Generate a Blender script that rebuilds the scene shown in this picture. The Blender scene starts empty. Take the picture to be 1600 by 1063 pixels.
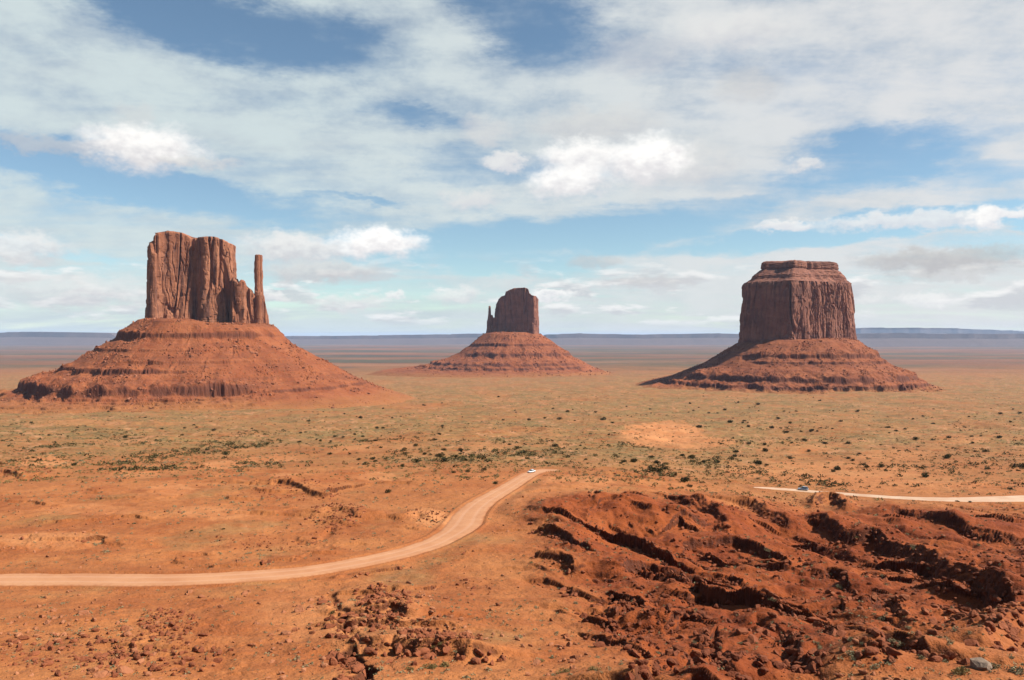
import bpy, math, random
import numpy as np
from math import radians as R

scene = bpy.context.scene
col = scene.collection
random.seed(7)
rng = np.random.default_rng(11)

# ------------------------------------------------------------------ camera
F = 1230.0            # focal length in photo pixels (photo is 1600 wide)
X0, Y0 = 800.0, 526.0  # principal column and horizon row
cam_d = bpy.data.cameras.new("camera")
cam_d.sensor_width = 36.0
cam_d.lens = F / 1600.0 * 36.0
cam_d.clip_start = 0.5
cam_d.clip_end = 300000.0
cam = bpy.data.objects.new("camera", cam_d)
cam.rotation_euler = (R(90.0) - math.atan((531.5 - Y0) / F), 0, 0)
col.objects.link(cam)
scene.camera = cam

# ------------------------------------------------------------------ sun + sky + exposure
SUN_EL, SUN_FWD = 44.0, -6.0        # elevation; degrees ahead of due right
sd = np.array([math.cos(R(SUN_EL)) * math.cos(R(SUN_FWD)),
               math.cos(R(SUN_EL)) * math.sin(R(SUN_FWD)), math.sin(R(SUN_EL))])
sun_d = bpy.data.lights.new("sun", 'SUN')
sun_d.energy = 5.0
sun_d.angle = R(0.53)
sun_d.color = (1.0, 0.95, 0.87)
sun = bpy.data.objects.new("sun", sun_d)
# lamp shines along local -Z: aim local +Z at the sun
from mathutils import Vector
sun.rotation_euler = Vector(sd).to_track_quat('Z', 'Y').to_euler()
sun.location = (300, 0, 400)
col.objects.link(sun)

vs = scene.view_settings
vs.view_transform = 'Standard'
vs.look = 'None'
vs.exposure = 1.10
vs.gamma = 1.0
vs.use_curve_mapping = False
scene.cycles.use_denoising = True
scene.cycles.max_bounces = 5
scene.cycles.diffuse_bounces = 2
scene.cycles.glossy_bounces = 2
scene.cycles.volume_bounces = 0
scene.cycles.use_adaptive_sampling = True
scene.cycles.adaptive_threshold = 0.01


class NT:
    """small helper for writing node trees"""
    def __init__(self, tree):
        self.t = tree
        tree.nodes.clear()

    def n(self, typ, **kw):
        nd = self.t.nodes.new(typ)
        for k, v in kw.items():
            setattr(nd, k, v)
        return nd

    def put(self, sock, v):
        if v is None:
            return
        if isinstance(v, bpy.types.NodeSocket):
            self.t.links.new(v, sock)
        else:
            if hasattr(sock.default_value, '__len__') and not hasattr(v, '__len__'):
                v = (v,) * len(sock.default_value)
            if hasattr(v, '__len__') and hasattr(sock.default_value, '__len__') and len(v) == 3 and len(sock.default_value) == 4:
                v = (*v, 1.0)
            sock.default_value = v

    def math(self, op, a, b=None, c=None, clamp=False):
        nd = self.n('ShaderNodeMath', operation=op)
        nd.use_clamp = clamp
        for i, v in enumerate((a, b, c)):
            if v is not None:
                self.put(nd.inputs[i], v)
        return nd.outputs[0]

    def vmath(self, op, a, b=None, scale=None):
        nd = self.n('ShaderNodeVectorMath', operation=op)
        self.put(nd.inputs[0], a)
        if b is not None:
            self.put(nd.inputs[1], b)
        if scale is not None:
            self.put(nd.inputs[3], scale)
        return nd.outputs[1] if op in ('LENGTH', 'DOT_PRODUCT', 'DISTANCE') else nd.outputs[0]

    def ss(self, v, lo, hi, a=0.0, b=1.0):
        nd = self.n('ShaderNodeMapRange', interpolation_type='SMOOTHSTEP')
        self.put(nd.inputs[0], v)
        for i, q in enumerate((lo, hi, a, b)):
            self.put(nd.inputs[i + 1], q)
        return nd.outputs[0]

    def lin(self, v, lo, hi, a=0.0, b=1.0):
        nd = self.n('ShaderNodeMapRange', interpolation_type='LINEAR')
        self.put(nd.inputs[0], v)
        for i, q in enumerate((lo, hi, a, b)):
            self.put(nd.inputs[i + 1], q)
        return nd.outputs[0]

    def noise(self, vec, scale, detail=4, rough=0.55, out=0, dist=0.0):
        nd = self.n('ShaderNodeTexNoise')
        self.put(nd.inputs['Vector'], vec)
        nd.inputs['Scale'].default_value = scale
        nd.inputs['Detail'].default_value = detail
        nd.inputs['Roughness'].default_value = rough
        nd.inputs['Distortion'].default_value = dist
        return nd.outputs[out]

    def mix(self, f, a, b, mode='MIX'):
        nd = self.n('ShaderNodeMix', data_type='RGBA', blend_type=mode)
        self.put(nd.inputs[0], f)
        self.put(nd.inputs[6], a)
        self.put(nd.inputs[7], b)
        return nd.outputs[2]

    def mapping(self, vec, loc=(0, 0, 0), rot=(0, 0, 0), sc=(1, 1, 1), typ='POINT'):
        nd = self.n('ShaderNodeMapping', vector_type=typ)
        self.put(nd.inputs[0], vec)
        nd.inputs[1].default_value = loc
        nd.inputs[2].default_value = rot
        nd.inputs[3].default_value = sc
        return nd.outputs[0]

    def comb(self, x, y, z=0.0):
        nd = self.n('ShaderNodeCombineXYZ')
        for i, v in enumerate((x, y, z)):
            self.put(nd.inputs[i], v)
        return nd.outputs[0]

    def sep(self, v):
        nd = self.n('ShaderNodeSeparateXYZ')
        self.put(nd.inputs[0], v)
        return nd.outputs


# ------------------------------------------------------------------ world: sky with cirrus and cumulus, in azimuth / elevation
def azel(X, Y):
    az = math.atan((X - X0) / F)
    return math.degrees(az), math.degrees(math.atan((Y0 - Y) / F * math.cos(az)))


world = bpy.data.worlds.new("World")
scene.world = world
world.use_nodes = True
w = NT(world.node_tree)
tc = w.n('ShaderNodeTexCoord')
dirv = tc.outputs['Generated']
dx, dy, dz = w.sep(dirv)[0:3]
sky = w.n('ShaderNodeTexSky', sky_type='NISHITA')
sky.sun_disc = False
sky.sun_elevation = R(SUN_EL)
sky.sun_rotation = R(90 - SUN_FWD)
sky.altitude = 1600
sky.air_density = 1.0
sky.dust_density = 0.6
sky.ozone_density = 1.0
az = w.math('MULTIPLY', w.math('ARCTAN2', dx, dy), 57.29578)
el = w.math('MULTIPLY', w.math('ARCSINE', dz), 57.29578)
ae = w.comb(az, el, 0.0)
SKY_STR = 0.085
# cirrus sheet: planar projection gives the right perspective
zc = w.math('ADD', w.math('MAXIMUM', dz, 0.0), 0.10)
pl = w.comb(w.math('DIVIDE', dx, zc), w.math('DIVIDE', dy, zc), 0.0)
ns1 = w.noise(w.mapping(pl, (3.1, 1.7, 0), (0, 0, R(-24)), (0.55, 1.5, 1)), 1.0, 7, 0.58, dist=0.5)
ns2 = w.noise(w.mapping(pl, (0, 0, 0), (0, 0, R(15)), (2.0, 3.4, 1)), 1.0, 5, 0.6)
# wide warp of azimuth/elevation so no edge is a clean ellipse
wn = w.noise(w.mapping(ae, (7, 3, 0), (0, 0, 0), (0.075, 0.19, 1)), 1.0, 7, 0.66, out=1)
warp = w.vmath('MULTIPLY', w.vmath('SUBTRACT', wn, (0.5, 0.5, 0.5)), (15.0, 7.0, 0.0))
aew = w.vmath('ADD', ae, warp)


def blob(vec, X, Y, rx, ry, rot=0.0):
    a, e = azel(X, Y)
    k = math.degrees(1 / F)
    return w.mapping(vec, (a, e, 0), (0, 0, R(rot)), (rx * k, ry * k, 1), 'TEXTURE')


# coverage of the high sheet: 1 with soft blue openings cut in it
gaps = [  # X, Y, rx, ry, rotation, depth
    (330, 30, 330, 58, -6, 0.78), (820, 30, 170, 80, -16, 0.62), (200, 282, 380, 44, -7, 1.0), (560, 312, 110, 12, -6, 0.5),
    (900, 360, 330, 52, 6, 0.95), (1330, 362, 420, 30, 2, 0.95), (1390, 245, 200, 48, 6, 0.75), (690, 405, 330, 52, 0, 0.9), (640, 180, 120, 26, -14, 0.35), (1180, 300, 220, 22, 5, 0.4),
    (60, 395, 170, 18, -8, 0.55), (480, 455, 330, 40, 0, 0.4), (1560, 388, 130, 24, 0, 0.45), (1010, 318, 180, 30, 0, 0.5),
    (1560, 255, 170, 30, 4, 0.35), (740, 260, 190, 30, -5, 0.35),
]
cut = None
for X, Y, rx, ry, rot, dep in gaps:
    g = w.ss(w.vmath('LENGTH', blob(aew, X, Y, rx, ry, rot)), 1.15, 0.25, 0.0, dep)
    cut = g if cut is None else w.math('MAXIMUM', cut, g)
ns3 = w.noise(w.mapping(ae, (5, 8, 0), (0, 0, R(10)), (0.13, 0.26, 1)), 1.0, 8, 0.66)
ns4 = w.noise(w.mapping(pl, (9, 4, 0), (0, 0, R(-20)), (2.2, 8.5, 1)), 1.0, 6, 0.62)
ns3 = w.math('ADD', ns3, w.math('MULTIPLY', w.math('SUBTRACT', ns4, 0.5), 0.16))
tex = w.math('ADD', w.math('MULTIPLY', w.math('SUBTRACT', ns3, 0.5), 1.35), w.math('ADD', w.math('MULTIPLY', w.math('SUBTRACT', ns1, 0.5), 1.6), w.math('MULTIPLY', w.math('SUBTRACT', ns2, 0.5), 0.6)))
cov = w.math('ADD', w.math('SUBTRACT', 0.76, w.math('MULTIPLY', cut, 1.18)), tex)
cov = w.ss(cov, -0.05, 0.95, 0.0, 0.93)
# the high sheet thins out overhead and behind, cleared out of view to lower the ambient light
front = w.ss(dy, 0.1, 0.6)
up = w.ss(el, 48.0, 26.0)
cov = w.math('MULTIPLY', cov, w.math('MULTIPLY', w.math('ADD', 0.12, w.math('MULTIPLY', front, 0.88)), up))
cirr = w.mix(w.ss(az, -20, 28), (0.590, 0.670, 0.675), (0.690, 0.690, 0.690))
cirr = w.mix(w.ss(ns3, 0.30, 0.62), w.mix(w.ss(az, -5, 22), (0.50, 0.565, 0.60), (0.60, 0.62, 0.63)), cirr)
skyc = w.vmath('SCALE', w.mix(1.0, sky.outputs[0], (0.92, 1.0, 0.94), 'MULTIPLY'), scale=SKY_STR)
# radiances below are what the sky gives off; the exposure lifts them
E_ = 1.0
base = w.mix(cov, skyc, w.vmath('SCALE', cirr, scale=0.72))

# rows of small low cumulus towards the horizon
lown = w.noise(w.mapping(ae, (2, 5, 0), (0, 0, 0), (0.16, 0.62, 1)), 1.0, 6, 0.6)
lowm = w.math('MULTIPLY', w.ss(lown, 0.50, 0.60, 0, 0.75), w.math('MULTIPLY', w.ss(el, 0.5, 1.4), w.ss(el, 6.5, 3.6)))
base = w.mix(lowm, base, w.mix(w.ss(w.noise(w.mapping(ae, (2, 5.25, 0), (0, 0, 0), (0.16, 0.62, 1)), 1.0, 4, 0.6), 0.47, 0.60), (0.64, 0.625, 0.61), (0.40, 0.405, 0.42)))

# cumulus
pn = w.noise(w.mapping(ae, (1, 9, 0), (0, 0, 0), (0.55, 0.80, 1)), 1.0, 7, 0.66, out=1)
pw = w.vmath('MULTIPLY', w.vmath('SUBTRACT', pn, (0.5, 0.5, 0.5)), (4.4, 2.6, 0.0))
aep = w.vmath('ADD', ae, pw)
pgray = w.noise(w.mapping(ae, (4, 2, 0), (0, 0, 0), (0.9, 1.5, 1)), 1.0, 5, 0.6)
cum = [  # X, Y, rx, ry, opacity, brightness of top, brightness of base
    (90, 228, 120, 16, 0.55, 0.50, 0.40), (210, 182, 34, 22, 0.35, 0.55, 0.48), (225, 232, 92, 38, 1.0, 0.80, 0.52), (305, 254, 66, 12, 0.6, 0.58, 0.46),
    (470, 388, 100, 26, 0.85, 0.70, 0.48), (592, 380, 80, 30, 1.0, 0.84, 0.56), (500, 425, 105, 22, 0.8, 0.58, 0.42),
    (930, 195, 130, 30, 0.5, 0.54, 0.44), (1060, 262, 100, 40, 0.55, 0.60, 0.48), (790, 250, 50, 18, 0.8, 0.68, 0.55), (910, 245, 72, 34, 0.95, 0.80, 0.55),
    (1010, 250, 78, 40, 1.0, 0.83, 0.56), (890, 282, 78, 30, 0.95, 0.82, 0.56),
    (1257, 258, 26, 12, 0.7, 0.66, 0.52), (1140, 48, 120, 34, 0.5, 0.66, 0.52), (1000, 85, 90, 34, 0.38, 0.60, 0.48), (1170, 135, 60, 36, 0.35, 0.44, 0.38),
    (760, 202, 48, 26, 0.5, 0.58, 0.48),
    (1470, 406, 130, 20, 0.75, 0.44, 0.34), (1480, 428, 100, 10, 0.4, 0.46, 0.40), (1430, 345, 170, 16, 0.75, 0.70, 0.56), (1540, 344, 34, 16, 0.9, 0.80, 0.60), (1590, 337, 24, 9, 0.8, 0.76, 0.6),
    (1225, 351, 52, 12, 0.8, 0.72, 0.58), (740, 310, 56, 18, 0.65, 0.64, 0.54), (30, 388, 66, 26, 0.8, 0.70, 0.48),
    (130, 455, 150, 28, 0.6, 0.66, 0.48), (925, 410, 46, 14, 0.5, 0.46, 0.40), (1010, 440, 90, 12, 0.45, 0.48, 0.42), (715, 458, 48, 16, 0.7, 0.70, 0.52), (620, 461, 24, 9, 0.8, 0.74, 0.56),
    (860, 465, 46, 8, 0.8, 0.80, 0.6), (1445, 467, 44, 12, 0.6, 0.76, 0.58), (1350, 464, 34, 9, 0.5, 0.7, 0.55), (800, 440, 60, 14, 0.4, 0.62, 0.5), (550, 473, 90, 12, 0.5, 0.66, 0.52), (425, 468, 30, 12, 0.8, 0.70, 0.55),
]
cur = base
for X, Y, rx, ry, op, bt, bb in cum:
    nd = w.n('ShaderNodeVectorMath', operation='MULTIPLY_ADD')   # carries the running colour along, so the nodes run one after another
    w.put(nd.inputs[0], cur); nd.inputs[1].default_value = (1e-7, 1e-7, 1e-7); w.put(nd.inputs[2], aep)
    loc = blob(nd.outputs[0], X, Y, rx, ry)
    m = w.ss(w.vmath('LENGTH', loc), 1.12, 0.42 if op > 0.7 else 0.35, 0.0, op)
    sh = w.math('ADD', w.sep(loc)[1], w.math('MULTIPLY', w.math('SUBTRACT', pgray, 0.5), 2.2))
    f = w.ss(sh, -0.8, 0.6)
    c = w.mix(f, (bb * 0.90, bb * 0.88, bb * 0.90), (bt * 0.84, bt * 0.825, bt * 0.80))
    cur = w.mix(m, cur, c)
bg = w.n('ShaderNodeBackground')
w.put(bg.inputs[0], cur)
bg.inputs[1].default_value = 0.73
wo = w.n('ShaderNodeOutputWorld')
w.t.links.new(bg.outputs[0], wo.inputs[0])
world.cycles.sampling_method = 'MANUAL'
world.cycles.sample_map_resolution = 256


# ------------------------------------------------------------------ noise
_perm = np.random.default_rng(5).permutation(256).astype(np.int32)
_perm = np.concatenate([_perm, _perm])
_ang = np.random.default_rng(6).uniform(0, 2 * np.pi, 256)
_gx, _gy = np.cos(_ang).astype(np.float32), np.sin(_ang).astype(np.float32)


def pn2(x, y, seed=0):
    xf, yf = np.floor(x), np.floor(y)
    xi = (xf.astype(np.int64) + seed * 37) & 255
    yi = (yf.astype(np.int64) + seed * 91) & 255
    fx = (x - xf).astype(np.float32)
    fy = (y - yf).astype(np.float32)
    u = fx * fx * fx * (fx * (fx * 6 - 15) + 10)
    v = fy * fy * fy * (fy * (fy * 6 - 15) + 10)
    x1, y1 = (xi + 1) & 255, (yi + 1) & 255
    a, b = _perm[xi], _perm[x1]

    def g(p, q, ax, ay):
        h = _perm[p + q]
        return _gx[h] * ax + _gy[h] * ay
    n00 = g(a, yi, fx, fy)
    n10 = g(b, yi, fx - 1, fy)
    n01 = g(a, y1, fx, fy - 1)
    n11 = g(b, y1, fx - 1, fy - 1)
    nx0 = n00 + u * (n10 - n00)
    nx1 = n01 + u * (n11 - n01)
    return (nx0 + v * (nx1 - nx0)) * 1.45


def fbm(x, y, octv=4, seed=0, gain=0.5, lac=2.03):
    a, s, t = 1.0, 0.0, 0.0
    for i in range(octv):
        s = s + a * pn2(x, y, seed + i * 3)
        t += a
        x, y, a = x * lac + 3.7, y * lac + 1.3, a * gain
    return s / t


def ridged(x, y, octv=4, seed=0, gain=0.5, lac=2.05):
    a, s, t = 1.0, 0.0, 0.0
    for i in range(octv):
        s = s + a * (1 - np.abs(pn2(x, y, seed + i * 3)) * 1.6)
        t += a
        x, y, a = x * lac + 3.7, y * lac + 1.3, a * gain
    return s / t


def sstep(lo, hi, v):
    t = np.clip((v - lo) / (hi - lo), 0, 1)
    return t * t * (3 - 2 * t)


# ------------------------------------------------------------------ terrain
_py = np.array([6, 15, 30, 50, 75, 90, 103, 130, 173, 230, 300, 400, 550, 800, 1200, 1800, 2500, 3500, 5000, 8000, 15000, 30000, 60000, 90000.])
_pz = np.array([-7, -12, -20, -28, -35.5, -39.6, -42.4, -46.8, -53.4, -58.6, -62.6, -68, -78, -100, -131, -165, -185, -205, -232, -262, -300, -330, -360, -380.])
_lt = np.linspace(math.log(6), math.log(90000), 900)
_lz = np.interp(_lt, np.log(_py), _pz)
_k = np.hanning(31); _k /= _k.sum()
_lzs = np.convolve(np.pad(_lz, 15, mode='edge'), _k, 'valid')


def Bz(x, y):
    yy = np.maximum(y, 6.0)
    z = np.interp(np.log(yy), _lt, _lzs)
    u = x / yy
    win = sstep(150, 300, yy) * (1 - sstep(600, 1300, yy))
    rim = sstep(0.36, 0.46, u)
    val = sstep(96 + 16 * rim, 126 + 14 * rim, yy) * (1 - sstep(210, 310, yy)) * sstep(0.04, 0.26, u)
    return z - 8.0 * sstep(0.08, 0.40, u) * win - 3.2 * val + 2.0 * rim * sstep(60, 85, yy) * (1 - sstep(112, 140, yy))


def on_base(X, Y, h=0.0):
    """world point where the view ray of a photo pixel meets the smooth terrain raised by h"""
    u = (X - X0) / F
    t = -(Y - Y0) / F
    ys = np.exp(np.linspace(math.log(20), math.log(60000), 4000))
    d = t * ys - (Bz(u * ys, ys) + h)
    up_ = np.nonzero((d >= 0) & (ys > 60))[0]
    i = int(up_[-1]) + 1 if len(up_) else int(np.searchsorted(ys, 80))
    y0, y1, d0, d1 = ys[i - 1], ys[i], d[i - 1], d[i]
    if not len(up_):
        return np.array([u * y1, y1])
    y = y0 + (y1 - y0) * d0 / (d0 - d1)
    return np.array([u * y, y])


def catmull(P, n=14):
    P = np.asarray(P, float)
    Q = np.vstack([2 * P[0] - P[1], P, 2 * P[-1] - P[-2]])
    out = []
    for i in range(1, len(Q) - 2):
        t = np.linspace(0, 1, n, endpoint=False)[:, None]
        a, b, c, d = Q[i - 1], Q[i], Q[i + 1], Q[i + 2]
        out.append(0.5 * (2 * b + (c - a) * t + (2 * a - 5 * b + 4 * c - d) * t ** 2 + (-a + 3 * b - 3 * c + d) * t ** 3))
    out.append(P[-1:])
    return np.vstack(out)


# roads: centre lines in world metres, with the bed height along them
def road_line(pts, h=0.0):
    L = catmull(np.array([on_base(X, Y, h) for X, Y in pts]), 12)
    z = Bz(L[:, 0], L[:, 1])
    kk = np.hanning(15); kk /= kk.sum()
    z = np.convolve(np.pad(z, 7, mode='edge'), kk, 'valid')
    return L, z


ROAD1, ROAD1Z = road_line([(-420, 915), (-150, 909), (0, 906), (120, 905.5), (250, 906), (380, 901), (480, 892), (570, 877), (640, 861), (690, 843), (722, 822), (737, 800), (758, 782), (796, 760), (826, 742), (846, 735.5), (862, 735), (872, 735.3)])
ROAD2, ROAD2Z = road_line([(1178, 761.5), (1215, 764), (1255, 767), (1320, 772), (1400, 777.5), (1480, 780.5), (1560, 780), (1640, 778), (1760, 777), (2000, 782)])
ROAD1W = np.interp(np.arange(len(ROAD1)), [0, 60, 110, 122, 135, 155, 180, 230], [4.6, 4.5, 4.5, 5.8, 5.4, 4.6, 4.3, 0.9])
ROAD2W = np.interp(np.arange(len(ROAD2)), [0, 8, 50, 80, 120], [1.0, 3.0, 3.8, 7.0, 9.0])


def poly_near(x, y, L):
    """distance to a polyline, parameter along it, and side (+ = left of travel)"""
    best = np.full(x.shape, 1e9, np.float32)
    par = np.zeros(x.shape, np.float32)
    side = np.ones(x.shape, np.float32)
    for i in range(len(L) - 1):
        ax, ay = L[i]
        ex, ey = L[i + 1] - L[i]
        l2 = ex * ex + ey * ey + 1e-9
        t = np.clip(((x - ax) * ex + (y - ay) * ey) / l2, 0, 1)
        ddx, ddy = x - (ax + t * ex), y - (ay + t * ey)
        d = ddx * ddx + ddy * ddy
        m = d < best
        best = np.where(m, d, best)
        par = np.where(m, i + t, par)
        side = np.where(m, np.where(ex * (y - ay) - ey * (x - ax) >= 0, 1.0, -1.0), side)
    return np.sqrt(best), par, side


# ledges and ridges of the badlands: crest in photo columns/rows, left to right; steep on the near / left side
# (points, height, back length, cliff width, talus length)
RIDGES = [
    ([(905, 795), (938, 776), (972, 777), (1014, 789), (1060, 797), (1090, 806)], 5.5, 22, 1.2, 20, 0.30),
    ([(1078, 770), (1098, 772), (1118, 788), (1132, 806), (1140, 822)], 4.8, 14, 4.0, 9, 0.75),
    ([(1160, 772), (1178, 772), (1200, 788), (1222, 800), (1242, 812)], 4.8, 16, 4.0, 9, 0.75),
    ([(1262, 780), (1282, 768), (1300, 766), (1316, 774), (1322, 788)], 5.0, 6, 3.0, 6, 0.8),
    ([(1230, 800), (1262, 799), (1288, 804), (1320, 820), (1373, 826), (1426, 845), (1472, 866), (1500, 884), (1546, 902), (1586, 920), (1650, 940)], 5.6, 22, 3.6, 10, 0.8),
    ([(1370, 797), (1402, 790), (1440, 796), (1480, 809), (1520, 819), (1573, 825), (1660, 833)], 4.6, 20, 3.0, 12, 0.75),
    ([(945, 884), (980, 876), (1017, 874), (1038, 884), (1078, 885), (1124, 888), (1157, 897), (1175, 908)], 4.2, 16, 1.6, 7, 0.8),
    ([(1040, 842), (1070, 837), (1100, 839), (1139, 840), (1184, 850), (1224, 862), (1240, 874)], 4.0, 16, 1.8, 8, 0.8),
    ([(835, 816), (858, 819), (885, 827), (911, 843), (938, 856)], 3.2, 14, 1.4, 6, 0.85),
    ([(835, 856), (860, 861), (884, 869), (908, 884)], 3.0, 12, 1.6, 6, 0.8),
    ([(915, 884), (932, 872), (953, 857)], 2.6, 8, 1.5, 6, 0.8),
    ([(880, 910), (900, 913), (930, 919), (975, 925)], 2.8, 14, 1.2, 5, 0.85),
    ([(955, 948), (980, 940), (1014, 934), (1063, 941), (1085, 948)], 2.8, 12, 1.4, 6, 0.8),
    ([(1095, 938), (1125, 930), (1154, 927), (1193, 933), (1242, 940), (1262, 950)], 3.6, 13, 1.8, 6, 0.85),
    ([(1030, 975), (1060, 957), (1087, 964), (1118, 978)], 3.2, 10, 2.4, 7, 0.75),
    ([(1085, 1003), (1105, 992), (1125, 985), (1142, 998), (1154, 1018), (1160, 1034)], 3.2, 8, 2.6, 6, 0.8),
    ([(1170, 985), (1181, 973), (1205, 978), (1235, 990), (1268, 1006), (1296, 1028)], 3.2, 10, 2.4, 6, 0.8),
    ([(1268, 890), (1290, 886), (1315, 890), (1340, 908)], 3.4, 9, 1.8, 6, 0.85),
    ([(1340, 955), (1370, 949), (1400, 949), (1425, 960)], 3.2, 9, 2.0, 6, 0.85),
    ([(1350, 1008), (1375, 992), (1402, 985), (1446, 993), (1460, 1003)], 3.0, 8, 1.8, 5, 0.85),
    ([(1512, 990), (1540, 976), (1570, 964), (1610, 952), (1660, 944)], 3.0, 8, 2.6, 5, 0.8),
    ([(1255, 945), (1285, 942), (1310, 950), (1335, 965)], 2.6, 9, 1.6, 6, 0.8),
    ([(975, 1050), (1010, 1036), (1045, 1022), (1078, 1008)], 2.4, 7, 1.6, 5, 0.8),
    # left of the track
    ([(415, 752), (440, 749), (470, 757), (500, 769), (530, 765)], 2.4, 24, 1.6, 8, 0.8),
    ([(-10, 737), (10, 733), (38, 742)], 2.4, 18, 1.6, 8, 0.8),
    ([(488, 800), (515, 792), (548, 796), (570, 806)], 2.2, 16, 2.4, 10, 0.6),
    ([(620, 806), (650, 798), (690, 806)], 1.8, 10, 2.4, 6, 0.6),
    ([(425, 800), (445, 794), (470, 788)], 1.6, 16, 1.4, 6, 0.7),
    ([(520, 892), (545, 880), (572, 883)], 1.8, 10, 1.4, 5, 0.7),
    ([(583, 918), (600, 910), (632, 914)], 1.6, 9, 1.3, 4, 0.8),
    ([(580, 948), (606, 936), (632, 944), (645, 955)], 2.2, 8, 1.6, 5, 0.8),
    ([(596, 1002), (615, 992), (640, 999), (680, 1002), (720, 1006), (745, 1014)], 2.2, 9, 1.5, 5, 0.8),
    ([(745, 806), (752, 786), (768, 784)], 2.2, 9, 1.4, 5, 0.8),
]
_RW = []
for pts, H, Lb, cw, Lt, cf in RIDGES:
    H *= 1.12
    P = catmull(np.array([on_base(X, Y, H * 0.9) for X, Y in pts]), 6)
    _RW.append((P, H, Lb, cw, Lt, cf))
# small dark gully in the lower left centre, and its side crack
GULLIES = [(catmull(np.array([on_base(X, Y) for X, Y in pts]), 6), dep, wid) for pts, dep, wid in [
    ([(516, 925), (522, 950), (534, 975), (556, 1005), (572, 1032)], 0.8, 0.9),
    ([(536, 1022), (552, 1030), (568, 1040), (572, 1050), (564, 1075), (560, 1110)], 2.2, 1.0),
    ([(450, 835), (480, 850), (505, 838), (525, 820)], 0.8, 1.2),
]]


def blobmask(x, y, X, Y, rx, ry, soft=0.5):
    """ellipse on the ground that covers a patch of the photo, ragged edge"""
    c = on_base(X, Y)
    a = on_base(X, Y - ry)
    b = on_base(X, Y + ry)
    hw = rx / F * c[1]
    yc = 0.5 * (a[1] + b[1])
    hh = 0.5 * (a[1] - b[1])
    n = fbm(x / (hw * 0.35), y / (hh * 0.35), 4, 71) * 0.55
    d = np.sqrt(((x - c[0] - (y - yc) * c[0] / c[1]) / hw) ** 2 + ((y - yc) / hh) ** 2) + n
    return sstep(1 + soft * 0.5, 1 - soft * 0.5, d) if False else 1 - sstep(1 - soft * 0.5, 1 + soft * 0.5, d)


def badland(x, y):
    """where the dark red shale shows"""
    yy = np.maximum(y, 6)
    z = Bz(x, y)
    X = X0 + F * x / yy
    n = fbm(x / 38, y / 60, 4, 21)
    left = 850 + 20 * np.clip((300 - yy) / 100, -1, 2)
    m = sstep(left - 60, left + 70, X + n * 130)
    m = m * (1 - sstep(292, 345, yy + n * 50 + 0.10 * (X - 1200) * 0))
    near = np.interp(X, [800, 900, 1000, 1100, 1280, 1340, 1450, 1600, 2000], [128, 122, 100, 80, 92, 108, 112, 116, 118])
    return m * sstep(near - 8, near + 14, yy + n * 26)


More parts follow.
